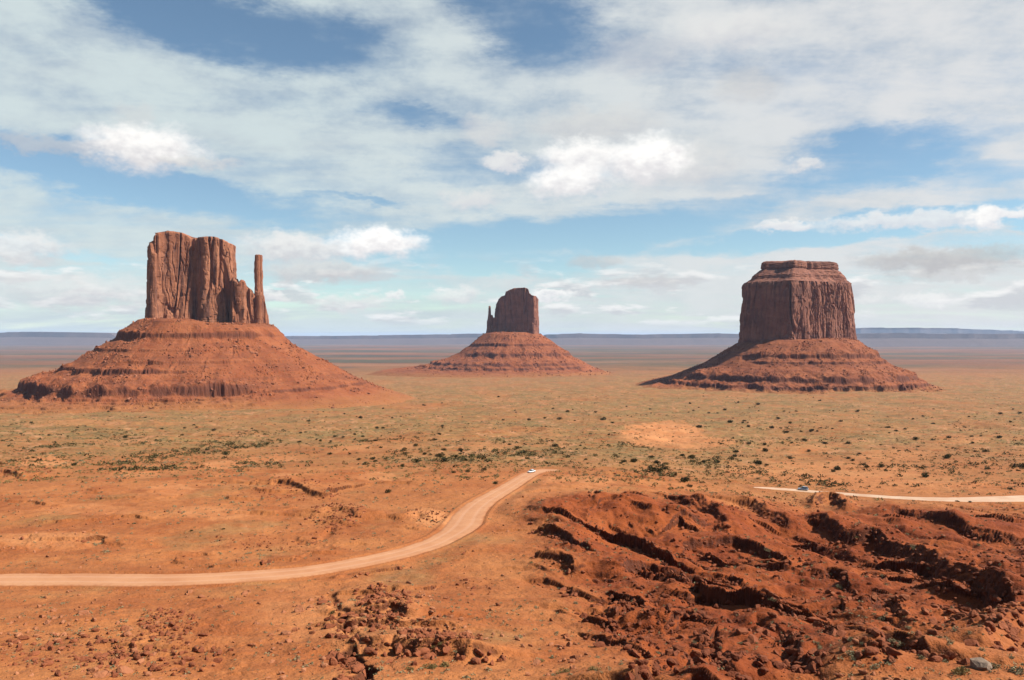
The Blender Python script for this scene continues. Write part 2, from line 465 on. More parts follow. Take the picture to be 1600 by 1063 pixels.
def terrain(x, y, full=True):
    x = np.asarray(x, np.float64)
    y = np.asarray(y, np.float64)
    yy = np.maximum(y, 6.0)
    z = Bz(x, y)
    bad = badland(x, y)
    midw = sstep(320, 900, yy)
    # broad swells
    z = z + fbm(x / 260, y / 260, 4, 1) * (2.2 + 7.0 * midw) * sstep(60, 250, yy) * (1 - 0.5 * sstep(5000, 20000, yy))
    z = z + fbm(x / 46, y / 46, 4, 2) * (1.3 * sstep(60, 130, yy) + 3.4 * midw * (1 - sstep(2500, 6000, yy)))
    z = z + bad * 4.2 * fbm((x * 0.86 + y * 0.50) / 24, (-x * 0.50 + y * 0.86) / 66, 3, 8)
    z = z + bad * (fbm(x / 21, y / 30, 4, 3) * 2.8 + np.abs(fbm(x / 10, y / 14, 3, 4)) * -0.8)
    # ridges with ledges
    rid = np.zeros_like(z)
    for P, H, Lb, cw, Lt, cf in _RW:
        mrg = 3.0 * Lb + 12
        lo, hi = P.min(0) - mrg, P.max(0) + mrg
        m = (x > lo[0]) & (x < hi[0]) & (y > lo[1]) & (y < hi[1])
        if not m.any():
            continue
        xs, ys = x[m], y[m]
        wx = xs + fbm(xs / 13, ys / 13, 4, 31, 0.6) * 3.0
        wy = ys + fbm(xs / 13, ys / 13, 4, 35, 0.6) * 3.6
        d, par, side = poly_near(wx, wy, P)
        s = d * side
        n = len(P) - 1
        tp = np.minimum(par, n - par) / (0.15 * n)
        endd = sstep(0, 1, tp) * (0.90 + 0.35 * fbm(xs / 16, ys / 16, 3, 39))
        endd = np.maximum(endd, 0)
        back = np.exp(-(np.maximum(s, 0) / Lb) ** 1.25)
        ff = -np.minimum(s, 0)
        cliff = 1 - cf * np.clip(ff / cw, 0, 1)
        tal = (1 - cf) * np.exp(-(np.maximum(ff - cw, 0) / Lt) ** 1.2)
        f = np.where(s >= 0, back, np.where(ff < cw, cliff, tal))
        rid[m] = np.maximum(rid[m], H * endd * f)
    # small scarps: long and low over the shale, their broken side to the near left; faint ones on the sand
    near_ = (yy > 70) & (yy < 520)
    if near_.any():
        xs, ys, bd = x[near_], y[near_], bad[near_]
        p_, t_ = xs * 0.86 + ys * 0.50, -xs * 0.50 + ys * 0.86
        rag = 0.10 * fbm(xs / 4.5, ys / 4.5, 3, 48)
        out = 0
        for lam, A, sd_ in ((18.0, 6.2, 47), (9.5, 1.7, 147)):
            q = p_ / lam + 1.0 * fbm(t_ / 75, p_ / 34, 4, sd_) + rag
            fr = q - np.floor(q)
            amp = A * np.clip(fbm(t_ / 42, p_ / 17, 3, sd_ + 2) + 0.32, 0, 0.75)
            out = out + amp * sstep(0.0, 0.055, fr) * (1 - fr) ** 1.2
        q2 = (ys * 0.92 + xs * 0.30) / 27.0 + 1.2 * fbm(xs / 60, ys / 40, 4, 247) + rag
        fr = q2 - np.floor(q2)
        out2 = 2.5 * np.clip(fbm(xs / 38, ys / 26, 3, 249) + 0.06, 0, 0.7) * sstep(0.0, 0.05, fr) * (1 - fr) ** 1.5
        rid[near_] = np.maximum(rid[near_], out * bd + out2 * (1 - bd) * sstep(75, 120, ys) * (1 - sstep(380, 500, ys)))
    # thin strata stepped into the ridges
    st = 1.15
    sw_ = 0.55 * sstep(105, 135, yy)
    q = rid / st + 0.35 * fbm(x / 12, y / 12, 2, 44)
    stepd = (np.floor(q) + sstep(0.25, 0.75, q - np.floor(q))) * st - 0.35 * fbm(x / 12, y / 12, 2, 44) * st
    z = z + np.where(rid > 0.05, (1 - sw_) * rid + sw_ * np.maximum(stepd, 0), rid)
    # gullies
    for P, dep, wid in GULLIES:
        lo, hi = P.min(0) - 12, P.max(0) + 12
        m = (x > lo[0]) & (x < hi[0]) & (y > lo[1]) & (y < hi[1])
        if m.any():
            xs, ys = x[m], y[m]
            d, par, side = poly_near(xs + fbm(xs / 5, ys / 5, 3, 51) * 1.5, ys + fbm(xs / 5, ys / 5, 3, 53) * 1.5, P)
            e = sstep(0, 3, np.minimum(par, len(P) - 1 - par))
            z[m] -= dep * e * np.exp(-(d / wid) ** 4)
    if full:
        # rough ground: humps, ledgy rubble patches, gravel
        rub = sstep(0.10, 0.42, fbm(x / 55, y / 80, 4, 61))
        z = z + (fbm(x / 6.5, y / 6.5, 4, 5) * (0.60 + 0.35 * bad)) * (1 - sstep(900, 2500, yy)) * sstep(20, 70, yy)
        rg = np.maximum(fbm(x / 2.6, y / 2.6, 3, 6, 0.6) - 0.12, 0)
        z = z + rg * (0.15 + 1.6 * rub * (1 - 0.3 * bad) + 0.45 * bad * sstep(0.2, 1.5, rid)) * (1 - sstep(350, 800, yy))
        z = z + fbm(x / 16, y / 16, 4, 7) * 1.5 * midw * (1 - sstep(2000, 4000, yy))
    # benches for the roads
    for L, LZ, LW in ((ROAD1, ROAD1Z, ROAD1W), (ROAD2, ROAD2Z, ROAD2W)):
        lo, hi = L.min(0) - 30, L.max(0) + 30
        m = (x > lo[0]) & (x < hi[0]) & (y > lo[1]) & (y < hi[1])
        if m.any():
            d, par, side = poly_near(x[m], y[m], L)
            k = np.arange(len(L))
            zz, ww = np.interp(par, k, LZ), np.interp(par, k, LW)
            f = 1 - sstep(ww + 1.0, ww + 9.0, d)
            berm = 0.35 * np.exp(-((d - ww - 1.0) / 0.8) ** 2)
            z[m] = z[m] * (1 - f) + (zz - 0.16 + berm) * f
    return z


# ------------------------------------------------------------------ mesh helpers
def mesh_np(name, V, Fq, mat=None, smooth=True, parent=None, attrs=None, flat=None):
    V = np.ascontiguousarray(V, np.float32)
    Fq = np.ascontiguousarray(Fq, np.int32)
    me = bpy.data.meshes.new(name)
    n, k = Fq.shape
    me.vertices.add(len(V))
    me.vertices.foreach_set('co', V.ravel())
    me.loops.add(n * k)
    me.loops.foreach_set('vertex_index', Fq.ravel())
    me.polygons.add(n)
    me.polygons.foreach_set('loop_start', np.arange(0, n * k, k, dtype=np.int32))
    me.polygons.foreach_set('use_smooth', np.full(n, smooth, bool))
    me.update(calc_edges=True)
    for an, av in (attrs or {}).items():
        a = me.attributes.new(an, 'FLOAT', 'POINT')
        a.data.foreach_set('value', np.ascontiguousarray(av, np.float32).ravel())
    if mat:
        me.materials.append(mat)
    if flat is not None:
        me.polygons.foreach_set('use_smooth', ~flat)
    o = bpy.data.objects.new(name, me)
    col.objects.link(o)
    if parent:
        o.parent = parent
    return o


def grid_faces(nr, nc, wrap=False):
    i = np.arange(nr - 1)[:, None]
    j = np.arange(nc if wrap else nc - 1)[None, :]
    j2 = (j + 1) % nc
    return np.stack([i * nc + j, i * nc + j2, (i + 1) * nc + j2, (i + 1) * nc + j], -1).reshape(-1, 4)


def tag(o, label=None, cat=None, group=None, kind=None):
    if label: o['label'] = label
    if cat: o['category'] = cat
    if group: o['group'] = group
    if kind: o['kind'] = kind
    return o


def empty(name, loc):
    o = bpy.data.objects.new(name, None)
    o.location = loc
    o.empty_display_size = 1.0
    col.objects.link(o)
    return o


def new_mat(name, rough=0.95, spec=0.15):
    m = bpy.data.materials.new(name)
    m.use_nodes = True
    t = NT(m.node_tree)
    b = t.n('ShaderNodeBsdfPrincipled')
    b.inputs['Roughness'].default_value = rough
    b.inputs['Specular IOR Level'].default_value = spec
    o = t.n('ShaderNodeOutputMaterial')
    t.t.links.new(b.outputs[0], o.inputs[0])
    return m, t, b


ALB = 0.76     # all land colours are scaled together with the exposure


def attr(t, name):
    return t.n('ShaderNodeAttribute', attribute_name=name).outputs['Fac']


def bump(t, b, h, strength, dist):
    nd = t.n('ShaderNodeBump')
    nd.inputs['Strength'].default_value = strength
    nd.inputs['Distance'].default_value = dist
    t.put(nd.inputs['Height'], h)
    t.t.links.new(nd.outputs[0], b.inputs['Normal'])


# ------------------------------------------------------------------ materials of the land
m_ground, t, b = new_mat("desert_ground")
P = t.n('ShaderNodeNewGeometry').outputs['Position']
a_scrub, a_bad, a_pale, a_far, a_slope = (attr(t, k) for k in ('scrub', 'bad', 'pale', 'far', 'slope'))
nA = t.noise(P, 0.006, 6, 0.6)
nB = t.noise(P, 0.045, 6, 0.62)
nC = t.noise(P, 0.45, 5, 0.65)
nD = t.noise(P, 2.2, 3, 0.6)
flatP = t.mapping(P, (0, 0, 0), (0, 0, 0), (0.6, 1.0, 1.0))
nE = t.noise(flatP, 0.16, 4, 0.7)
sand = t.mix(t.ss(nB, 0.30, 0.70), (0.272, 0.075, 0.0200), (0.395, 0.145, 0.046))
sand = t.mix(t.ss(nA, 0.42, 0.62, 0, 0.55), sand, (0.330, 0.122, 0.040))
sand = t.mix(t.ss(nC, 0.45, 0.75, 0, 0.45), sand, (0.180, 0.060, 0.024))
sand = t.mix(t.ss(nD, 0.55, 0.75, 0, 0.35), sand, (0.44, 0.19, 0.080))
badc = t.mix(t.ss(nB, 0.3, 0.7), (0.170, 0.033, 0.0080), (0.275, 0.066, 0.0150))
badc = t.mix(t.ss(nC, 0.45, 0.8, 0, 0.5), badc, (0.105, 0.021, 0.007))
badc = t.mix(t.ss(nD, 0.6, 0.8, 0, 0.35), badc, (0.33, 0.105, 0.038))
c = t.mix(a_bad, sand, badc)
palec = t.mix(t.ss(nB, 0.3, 0.7), (0.43, 0.155, 0.052), (0.50, 0.215, 0.085))
c = t.mix(a_pale, c, palec)
# low scrub: greyish green cover broken up by noise
sc = t.math('MULTIPLY', a_scrub, t.ss(t.math('ADD', t.math('MULTIPLY', nE, 0.65), t.math('MULTIPLY', nB, 0.35)), 0.35, 0.55))
scc = t.mix(t.ss(nC, 0.35, 0.65), (0.118, 0.084, 0.029), (0.265, 0.172, 0.066))
c = t.mix(t.math('MULTIPLY', sc, 0.85), c, scc)
spk = t.math('MULTIPLY', a_scrub, t.ss(t.noise(flatP, 0.22, 3, 0.6), 0.56, 0.66))
c = t.mix(t.math('MULTIPLY', spk, 0.75), c, (0.060, 0.050, 0.017))
str_ = t.math('MULTIPLY', a_scrub, t.ss(t.noise(flatP, 0.55, 3, 0.6), 0.58, 0.68))
c = t.mix(t.math('MULTIPLY', str_, 0.5), c, (0.36, 0.26, 0.115))
# far plain: bands of grey scrub, red soil and painted cloud shadow
wsh = t.ss(t.math('ABSOLUTE', t.math('SUBTRACT', t.noise(t.mapping(P, (0, 0, 0), (0, 0, R(25)), (1, 0.5, 1)), 0.011, 4, 0.55), 0.5)), 0.012, 0.003)
c = t.mix(t.math('MULTIPLY', t.math('MULTIPLY', wsh, t.ss(a_scrub, 0.25, 0.7)), 0.75), c, (0.40, 0.185, 0.085))
mot = t.noise(t.mapping(P, (0, 0, 0), (0, 0, R(-15)), (0.6, 1.0, 1)), 0.021, 5, 0.65)
c = t.mix(t.math('MULTIPLY', a_scrub, t.ss(mot, 0.52, 0.64, 0, 0.55)), c, (0.34, 0.135, 0.052))
c = t.mix(t.math('MULTIPLY', a_scrub, t.ss(mot, 0.47, 0.36, 0, 0.5)), c, (0.105, 0.075, 0.028))
farP = t.mapping(P, (0, 0, 0), (0, 0, 0), (0.00016, 0.00042, 0.0))
nF = t.noise(farP, 1.0, 6, 0.6)
farc = t.mix(t.ss(nF, 0.40, 0.58), (0.185, 0.074, 0.033), (0.078, 0.064, 0.034))
farc = t.mix(t.ss(t.noise(farP, 1.4, 4, 0.55), 0.55, 0.62, 0, 0.8), farc, (0.058, 0.048, 0.034))  # dark bands that imitate cloud shadow, put into the plain's colour
farc = t.mix(t.ss(t.noise(farP, 2.3, 5, 0.6), 0.52, 0.66, 0, 0.6), farc, (0.30, 0.145, 0.075))
c = t.mix(a_far, c, farc)
# bare dark bedrock on steep steps, its colour deepened to strengthen the shade
rockshadec = t.mix(t.ss(nC, 0.35, 0.65), (0.042, 0.012, 0.006), (0.105, 0.031, 0.014))
c = t.mix(t.math('MULTIPLY', a_slope, 0.9), c, rockshadec)
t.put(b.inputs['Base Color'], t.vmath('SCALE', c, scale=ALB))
bump(t, b, t.math('ADD', t.math('MULTIPLY', nD, 0.35), nC), 0.9, 0.7)

m_road, t, b = new_mat("dirt_track")
P = t.n('ShaderNodeNewGeometry').outputs['Position']
ru = attr(t, 'across')
n1, n2 = t.noise(P, 0.12, 5, 0.6), t.noise(P, 0.9, 4, 0.6)
c = t.mix(t.ss(n1, 0.3, 0.7), (0.40, 0.178, 0.084), (0.46, 0.225, 0.112))
c = t.mix(t.ss(n2, 0.5, 0.75, 0, 0.4), c, (0.33, 0.145, 0.075))
trk = t.ss(t.math('ABSOLUTE', t.math('SUBTRACT', t.math('ABSOLUTE', ru), 0.38)), 0.16, 0.04)
c = t.mix(t.math('MULTIPLY', trk, 0.4), c, (0.50, 0.275, 0.168))
c = t.mix(t.ss(t.math('ADD', t.math('ABSOLUTE', ru), t.math('MULTIPLY', t.math('SUBTRACT', n2, 0.5), 0.5)), 0.78, 1.0, 0, 0.75), c, (0.31, 0.115, 0.046))
t.put(b.inputs['Base Color'], t.vmath('SCALE', c, scale=ALB))
bump(t, b, n2, 0.3, 0.2)

m_road2, t, b = new_mat("pale_dirt_track")
P = t.n('ShaderNodeNewGeometry').outputs['Position']
n1 = t.noise(P, 0.12, 5, 0.6)
t.put(b.inputs['Base Color'], t.vmath('SCALE', t.mix(t.ss(n1, 0.3, 0.7), (0.45, 0.27, 0.17), (0.52, 0.36, 0.25)), scale=ALB))


def rock_mat(name, lo, hi, dark, varnish=0.5, strata=0.0, sscale=0.06, green=0.0, grain=0.35, skirt=False):
    m, t, b = new_mat(name, 0.92, 0.15)
    P = t.n('ShaderNodeTexCoord').outputs['Object']
    n0 = t.noise(P, 0.02, 5, 0.6)
    n1 = t.noise(P, 0.18, 5, 0.65)
    n2 = t.noise(t.mapping(P, (0, 0, 0), (0, 0, 0), (1, 1, 0.10)), 0.075, 5, 0.62)
    c = t.mix(t.ss(n0, 0.32, 0.68), lo, hi)
    c = t.mix(t.ss(n2, 0.50, 0.66, 0, varnish), c, dark)
    if strata:
        zz = t.mapping(P, (0, 0, 0), (0, 0, 0), (0.004, 0.004, sscale))
        ns = t.noise(zz, 1.0, 5, 0.7)
        c = t.mix(t.ss(ns, 0.48, 0.62, 0, strata), c, dark)
        c = t.mix(t.ss(ns, 0.42, 0.32, 0, strata * 0.7), c, [min(1, 1.25 * q) for q in hi])
    c = t.mix(t.ss(n1, 0.5, 0.75, 0, grain), c, dark)
    if green:
        ng = t.noise(P, 0.22, 2, 0.5)
        c = t.mix(t.ss(ng, 0.60, 0.68, 0, green), c, (0.085, 0.070, 0.030))
        c = t.mix(t.ss(t.noise(P, 0.42, 2, 0.5), 0.60, 0.70, 0, 0.7), c, dark)
        c = t.mix(t.ss(t.noise(P, 0.35, 2, 0.5), 0.66, 0.72, 0, 0.5), c, (0.42, 0.20, 0.12))
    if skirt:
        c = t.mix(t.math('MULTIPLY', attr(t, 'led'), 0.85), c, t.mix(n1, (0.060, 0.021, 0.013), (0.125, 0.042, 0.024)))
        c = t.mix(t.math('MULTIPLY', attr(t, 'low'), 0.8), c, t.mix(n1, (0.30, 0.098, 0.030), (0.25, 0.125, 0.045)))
    t.put(b.inputs['Base Color'], t.vmath('SCALE', c, scale=ALB))
    bump(t, b, n1, 0.6, 2.0)
    return m


m_cliff = rock_mat("butte_sandstone", (0.24, 0.086, 0.042), (0.36, 0.150, 0.080), (0.100, 0.042, 0.030), 0.8, 0.25, 0.03)
m_cliff_dark = rock_mat("varnished_sandstone", (0.195, 0.072, 0.044), (0.29, 0.120, 0.074), (0.095, 0.042, 0.032), 0.6, 0.3, 0.03)
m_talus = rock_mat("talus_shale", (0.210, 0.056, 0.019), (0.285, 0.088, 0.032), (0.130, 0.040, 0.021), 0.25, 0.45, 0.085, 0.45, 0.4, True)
m_boulder = rock_mat("red_rock", (0.150, 0.041, 0.017), (0.255, 0.080, 0.034), (0.075, 0.024, 0.013), 0.3)
m_talus_block = rock_mat("talus_block", (0.17, 0.056, 0.027), (0.33, 0.130, 0.070), (0.09, 0.032, 0.018), 0.3)
m_stone = rock_mat("orange_rock", (0.25, 0.082, 0.034), (0.37, 0.155, 0.075), (0.14, 0.045, 0.02), 0.3)
m_grey = rock_mat("grey_rock", (0.185, 0.125, 0.085), (0.27, 0.20, 0.15), (0.10, 0.06, 0.04), 0.4)


def leaf_mat(name, c1, c2):
    m, t, b = new_mat(name, 0.85, 0.1)
    oi = t.n('ShaderNodeObjectInfo').outputs['Random']
    P = t.n('ShaderNodeNewGeometry').outputs['Position']
    f = t.math('ADD', t.math('MULTIPLY', t.noise(P, 1.5, 2, 0.5), 0.7), t.math('MULTIPLY', oi, 0.4))
    t.put(b.inputs['Base Color'], t.vmath('SCALE', t.mix(t.ss(f, 0.3, 0.8), c1, c2), scale=ALB))
    return m


m_juniper = leaf_mat("juniper_leaf", (0.026, 0.027, 0.008), (0.060, 0.050, 0.015))
m_sage = leaf_mat("sage_leaf", (0.165, 0.145, 0.078), (0.285, 0.240, 0.135))
m_brush = leaf_mat("green_brush_leaf", (0.130, 0.096, 0.034), (0.24, 0.165, 0.062))
m_dark_brush = leaf_mat("dark_brush_leaf", (0.060, 0.048, 0.016), (0.115, 0.085, 0.030))
m_dry = leaf_mat("dry_grass", (0.20, 0.155, 0.058), (0.31, 0.235, 0.10))
m_twig, t, b = new_mat("woody_stem")
b.inputs['Base Color'].default_value = (0.085, 0.048, 0.028, 1)


def flat_mat(name, c, rough=0.5, spec=0.5, metal=0.0):
    m, t, b = new_mat(name, rough, spec)
    n = t.noise(t.n('ShaderNodeTexCoord').outputs['Object'], 3.0, 3, 0.6)
    t.put(b.inputs['Base Color'], t.vmath('SCALE', t.mix(t.ss(n, 0.4, 0.7, 0, 0.25), c, [q * 0.8 for q in c]), scale=ALB))
    b.inputs['Metallic'].default_value = metal
    return m


# ------------------------------------------------------------------ ground sheet: one heightfield, finer near the viewer
us = np.concatenate([np.linspace(-1.25, -0.70, 130, endpoint=False), np.linspace(-0.70, 0.70, 1240, endpoint=False), np.linspace(0.70, 1.25, 131)])
ys = np.concatenate([np.exp(np.linspace(math.log(6), math.log(72), 90, endpoint=False)),
                     np.exp(np.linspace(math.log(72), math.log(420), 640, endpoint=False)),
                     np.exp(np.linspace(math.log(420), math.log(3000), 330, endpoint=False)),
                     np.exp(np.linspace(math.log(3000), math.log(80000), 160))])
YG, UG = np.meshgrid(ys, us, indexing='ij')
XG = UG * YG
ZG = terrain(XG.ravel(), YG.ravel()).reshape(XG.shape)
xg, yg, zg = XG.ravel(), YG.ravel(), ZG.ravel()
PX = X0 + F * UG.ravel()
bad = badland(xg, yg)
PY = Y0 - F * Bz(xg, yg) / yg
n = fbm(xg / 300, yg / 420, 4, 81)
scrub = sstep(340, 620, yg + n * 260) * (1 - 0.5 * sstep(3000, 6000, yg))
scrub = scrub * np.clip(0.85 + 1.2 * fbm(xg / 170, yg / 260, 4, 83), 0, 1)
scrub = np.maximum(scrub, 0.42 * sstep(0.12, 0.42, fbm(xg / 34, yg / 50, 4, 85)) * (1 - bad) * sstep(60, 120, yg))
pale = np.zeros_like(xg)
for X, Y, rx, ry, f in [(1050, 678, 68, 17, 1.0), (1120, 690, 35, 8, 0.8), (65, 722, 40, 10, 0.8), (350, 727, 34, 7, 0.7), (265, 768, 40, 9, 0.7),
                        (590, 748, 30, 7, 0.6), (1300, 738, 160, 17, 0.55), (1500, 690, 60, 8, 0.5), (675, 810, 34, 13, 0.6), (1440, 757, 140, 9, 0.5),
                        (440, 745, 24, 6, 0.6), (190, 690, 60, 6, 0.4), (840, 782, 60, 20, 0.35), (580, 1000, 70, 60, 0.35), (450, 960, 60, 40, 0.3),
                        (120, 662, 70, 6, 0.5), (210, 742, 40, 8, 0.5), (425, 716, 46, 7, 0.6), (540, 702, 36, 6, 0.5), (140, 800, 70, 10, 0.4), (330, 806, 60, 10, 0.45), (70, 850, 90, 14, 0.45), (770, 700, 44, 7, 0.5), (1240, 700, 60, 8, 0.5), (1400, 712, 70, 8, 0.55), (900, 752, 60, 10, 0.45)]:
    pale = np.maximum(pale, f * blobmask(xg, yg, X, Y, rx, ry))
for X, Y, rx, ry, f in [(1050, 640, 260, 22, 1.0), (1000, 705, 60, 16, 1.0), (880, 640, 90, 12, 0.9), (640, 665, 160, 18, 0.9), (330, 665, 300, 12, 0.8)]:
    scrub = np.maximum(scrub, f * blobmask(xg, yg, X, Y, rx, ry, 0.9) * (1 - pale))
far = sstep(3600, 8000, yg + n * 1500)
gz_y = np.gradient(ZG, axis=0) / np.gradient(YG, axis=0)
gz_x = np.gradient(ZG, axis=1) / np.gradient(XG, axis=1)
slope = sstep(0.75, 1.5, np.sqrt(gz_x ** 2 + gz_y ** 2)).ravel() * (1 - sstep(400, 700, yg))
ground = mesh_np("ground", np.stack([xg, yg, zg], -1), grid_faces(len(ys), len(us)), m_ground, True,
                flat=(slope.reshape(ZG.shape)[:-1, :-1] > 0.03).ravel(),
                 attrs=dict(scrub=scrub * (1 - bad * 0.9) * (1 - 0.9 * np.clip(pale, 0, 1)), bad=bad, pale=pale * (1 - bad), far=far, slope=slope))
tag(ground, kind='structure')
LYS = np.log(ys)


def gz(x, y):
    """height of the ground mesh itself (bilinear)"""
    x, y = np.asarray(x, float), np.asarray(y, float)
    fi = np.interp(np.log(np.clip(y, 6.01, 79000)), LYS, np.arange(len(ys)))
    fj = np.interp(np.clip(x / np.maximum(y, 6.01), -1.249, 1.249), us, np.arange(len(us)))
    i, j = np.minimum(fi.astype(int), len(ys) - 2), np.minimum(fj.astype(int), len(us) - 2)
    a, c_ = fi - i, fj - j
    return (ZG[i, j] * (1 - a) * (1 - c_) + ZG[i + 1, j] * a * (1 - c_) + ZG[i, j + 1] * (1 - a) * c_ + ZG[i + 1, j + 1] * a * c_)


def on_ground(X, Y):
    """first point of the ground seen at a photo pixel"""
    u, tt = (X - X0) / F, -(Y - Y0) / F
    yy = np.exp(np.linspace(math.log(40), math.log(20000), 2600))
    d = tt * yy - gz(u * yy, yy)
    i = max(1, int(np.argmax(d < 0)))
    f = d[i - 1] / (d[i - 1] - d[i] + 1e-9)
    y = yy[i - 1] + f * (yy[i] - yy[i - 1])
    return np.array([u * y, y, float(gz(u * y, y))])


# ------------------------------------------------------------------ dirt roads
def road(name, L, LZ, LW, mat):
    k = np.linspace(0, len(L) - 1, len(L) * 6)
    idx = np.arange(len(L))
    cx, cy = np.interp(k, idx, L[:, 0]), np.interp(k, idx, L[:, 1])
    zz, ww = np.interp(k, idx, LZ), np.interp(k, idx, LW)
    tx, ty = np.gradient(cx), np.gradient(cy)
    l = np.hypot(tx, ty)
    nx, ny = -ty / l, tx / l
    ac = np.linspace(-1, 1, 17)
    s = np.cumsum(l)
    V, A = [], []
    for a in ac:
        wob = 1 + 0.16 * fbm(s / 7, s * 0 + (5.5 if a > 0 else 2.5), 3, 91)
        off = a * ww * wob
        V.append(np.stack([cx + nx * off, cy + ny * off, zz - 0.02 - 0.25 * np.maximum(np.abs(a) - 0.85, 0) ** 1 * 4
                           + 0.05 * fbm(cx / 3 + a * 2, cy / 3, 2, 93) - 0.05 * np.exp(-((np.abs(a) - 0.38) / 0.1) ** 2)], -1))
        A.append(np.full(len(k), a))
    V = np.stack(V, 1).reshape(-1, 3)
    o = mesh_np(name, V, grid_faces(len(k), len(ac)), mat, True, attrs=dict(across=np.stack(A, 1)))
    return tag(o, kind='structure')


road("dirt_road", ROAD1, ROAD1Z, ROAD1W, m_road)
road("dirt_road", ROAD2, ROAD2Z, ROAD2W, m_road2)


# ------------------------------------------------------------------ buttes
def resample(P, step):
    P = np.asarray(P, float)
    for _ in range(2):
        Q = np.roll(P, -1, 0)
        P = np.stack([0.80 * P + 0.20 * Q, 0.20 * P + 0.80 * Q], 1).reshape(-1, 2)
    C = np.vstack([P, P[:1]])
    l = np.concatenate([[0], np.cumsum(np.hypot(*np.diff(C, axis=0).T))])
    n = int(l[-1] / step)
    s = np.linspace(0, l[-1], n, endpoint=False)
    return np.stack([np.interp(s, l, C[:, 0]), np.interp(s, l, C[:, 1])], -1), s, l[-1]


def loopfbm(s, Ltot, zz, ws, wz, octv, seed):
    """noise along a closed loop of length Ltot"""
    f = sstep(0.80, 1.0, s / Ltot)
    a = fbm(s / ws, zz / wz, octv, seed)
    bb = fbm((s - Ltot) / ws, zz / wz, octv, seed)
    return a * (1 - f) + bb * f


def cliff(name, foot, zbot, ztop_fn, parent, mat, inset=None, step=1.3, zstep=1.6, flute=5.0, crack=9.0, seed=0, round_top=5.0, rings=26, topnoise=2.0, capt=None):
    """rock wall raised on a footprint; foot in local metres, ztop_fn(x, y) the rim height"""
    Pf, s, Lt = resample(foot, step)
    Cn = Pf.mean(0)
    tx, ty = np.roll(Pf[:, 0], -2) - np.roll(Pf[:, 0], 2), np.roll(Pf[:, 1], -2) - np.roll(Pf[:, 1], 2)
    l = np.hypot(tx, ty) + 1e-9
    area = np.sum(Pf[:, 0] * np.roll(Pf[:, 1], -1) - np.roll(Pf[:, 0], -1) * Pf[:, 1])
    sg = 1 if area > 0 else -1
    nrm = np.stack([ty / l, -tx / l], -1) * sg
    zt = ztop_fn(Pf[:, 0], Pf[:, 1])
    zt = zt + loopfbm(s, Lt, s * 0, 14, 1, 3, seed + 5) * topnoise
    Hm = float(np.max(zt) - zbot)
    nz = int(Hm / zstep)
    rows = []
    for k in range(nz + 1):
        tt = k / nz
        z = zbot + tt * (zt - zbot)
        sw = s + 14 * fbm(s / 55, s * 0 + 3.3, 2, seed + 51)          # uneven spacing of the joints
        am = np.clip(0.55 + 1.3 * loopfbm(s, Lt, z, 70, 240, 2, seed + 53), 0.08, 1.3)
        big = loopfbm(s, Lt, z, 52, 300, 3, seed) * flute * 1.5
        pil = (0.6 - np.abs(loopfbm(sw, Lt, z, 26, 380, 2, seed + 57)) * 1.8) * flute * 0.9 * am
        cn = np.abs(loopfbm(sw, Lt, z + 40 * seed, 50, 420, 2, seed + 11))
        cr = -crack * np.clip(1 - cn / 0.075, 0, 1) ** 0.7 * (0.25 + 0.75 * sstep(0.02, 0.5, tt + 0.5 * fbm(s / 40, s * 0, 2, seed + 61)))
        cn2 = np.abs(loopfbm(sw, Lt, z, 21, 120, 2, seed + 17))
        cr2 = -crack * 0.34 * np.clip(1 - cn2 / 0.09, 0, 1) * am
        slab = np.round(loopfbm(sw, Lt, z, 30, 62, 3, seed + 23) * 3.0) / 3.0 * flute * 0.95
        fine = loopfbm(s, Lt, z, 9, 16, 3, seed + 29) * min(flute, 5) * 0.22 + pil
        lay = fbm(s * 0.01, z / 2.6, 3, seed + 31) * 0.9 * (0.3 + 1.6 * sstep(0.22, 0.0, tt))
        batter = 5.5 * (1 - tt) ** 2.2
        rnd = -round_top * np.clip((tt - 1) * Hm / (round_top * 1.2) + 1, 0, 1) ** 2.2
        off = big + cr + cr2 + slab + fine + lay + batter + rnd
        if capt is not None and tt > capt:      # thin-bedded cap: level beds instead of joints
            off = big + 0.25 * (slab + fine + cr2) + 2.2 * 0.65 * np.round(fbm(s / 60, s * 0 + z / 3.2, 2, seed + 71) * 3) + fbm(s / 9, z / 4, 3, seed + 73) * 1.6
        XY = Pf + nrm * off[:, None]
        if inset is not None:
            ins = np.interp(tt, inset[0], inset[1])
            asym = np.interp(Pf[:, 0] - Cn[0], [-200, 200], inset[2])
            asym = asym * (1 + 0.30 * loopfbm(s, Lt, s * 0 + 7, 90, 1, 3, seed + 81))
            kf = 1 - (ins * asym) / np.hypot(Pf[:, 0] - Cn[0], Pf[:, 1] - Cn[1])
            XY = Cn + (XY - Cn) * kf[:, None]
        rows.append(np.concatenate([XY, z[:, None]], 1))
    last = rows[-1]
    Ct = last[:, :2].mean(0)
    for k in range(1, rings + 1):
        f = 1 - (k / (rings + 0.3)) ** 0.9
        XY = Ct + (last[:, :2] - Ct) * f
        if inset is None:
            z = ztop_fn(XY[:, 0], XY[:, 1])
        else:
            z = np.full(len(XY), last[:, 2].mean())
        g = sstep(0, 0.25, 1 - f)
        z = last[:, 2] * (1 - g) + z * g + fbm(XY[:, 0] / 16, XY[:, 1] / 16, 3, seed + 41) * topnoise * g
        rows.append(np.concatenate([XY, z[:, None]], 1))
    V = np.concatenate(rows, 0)
    Fq = grid_faces(len(rows), len(Pf), True)
    if sg < 0:
        Fq = Fq[:, ::-1]
    return mesh_np(name, V, Fq, mat, False, parent)


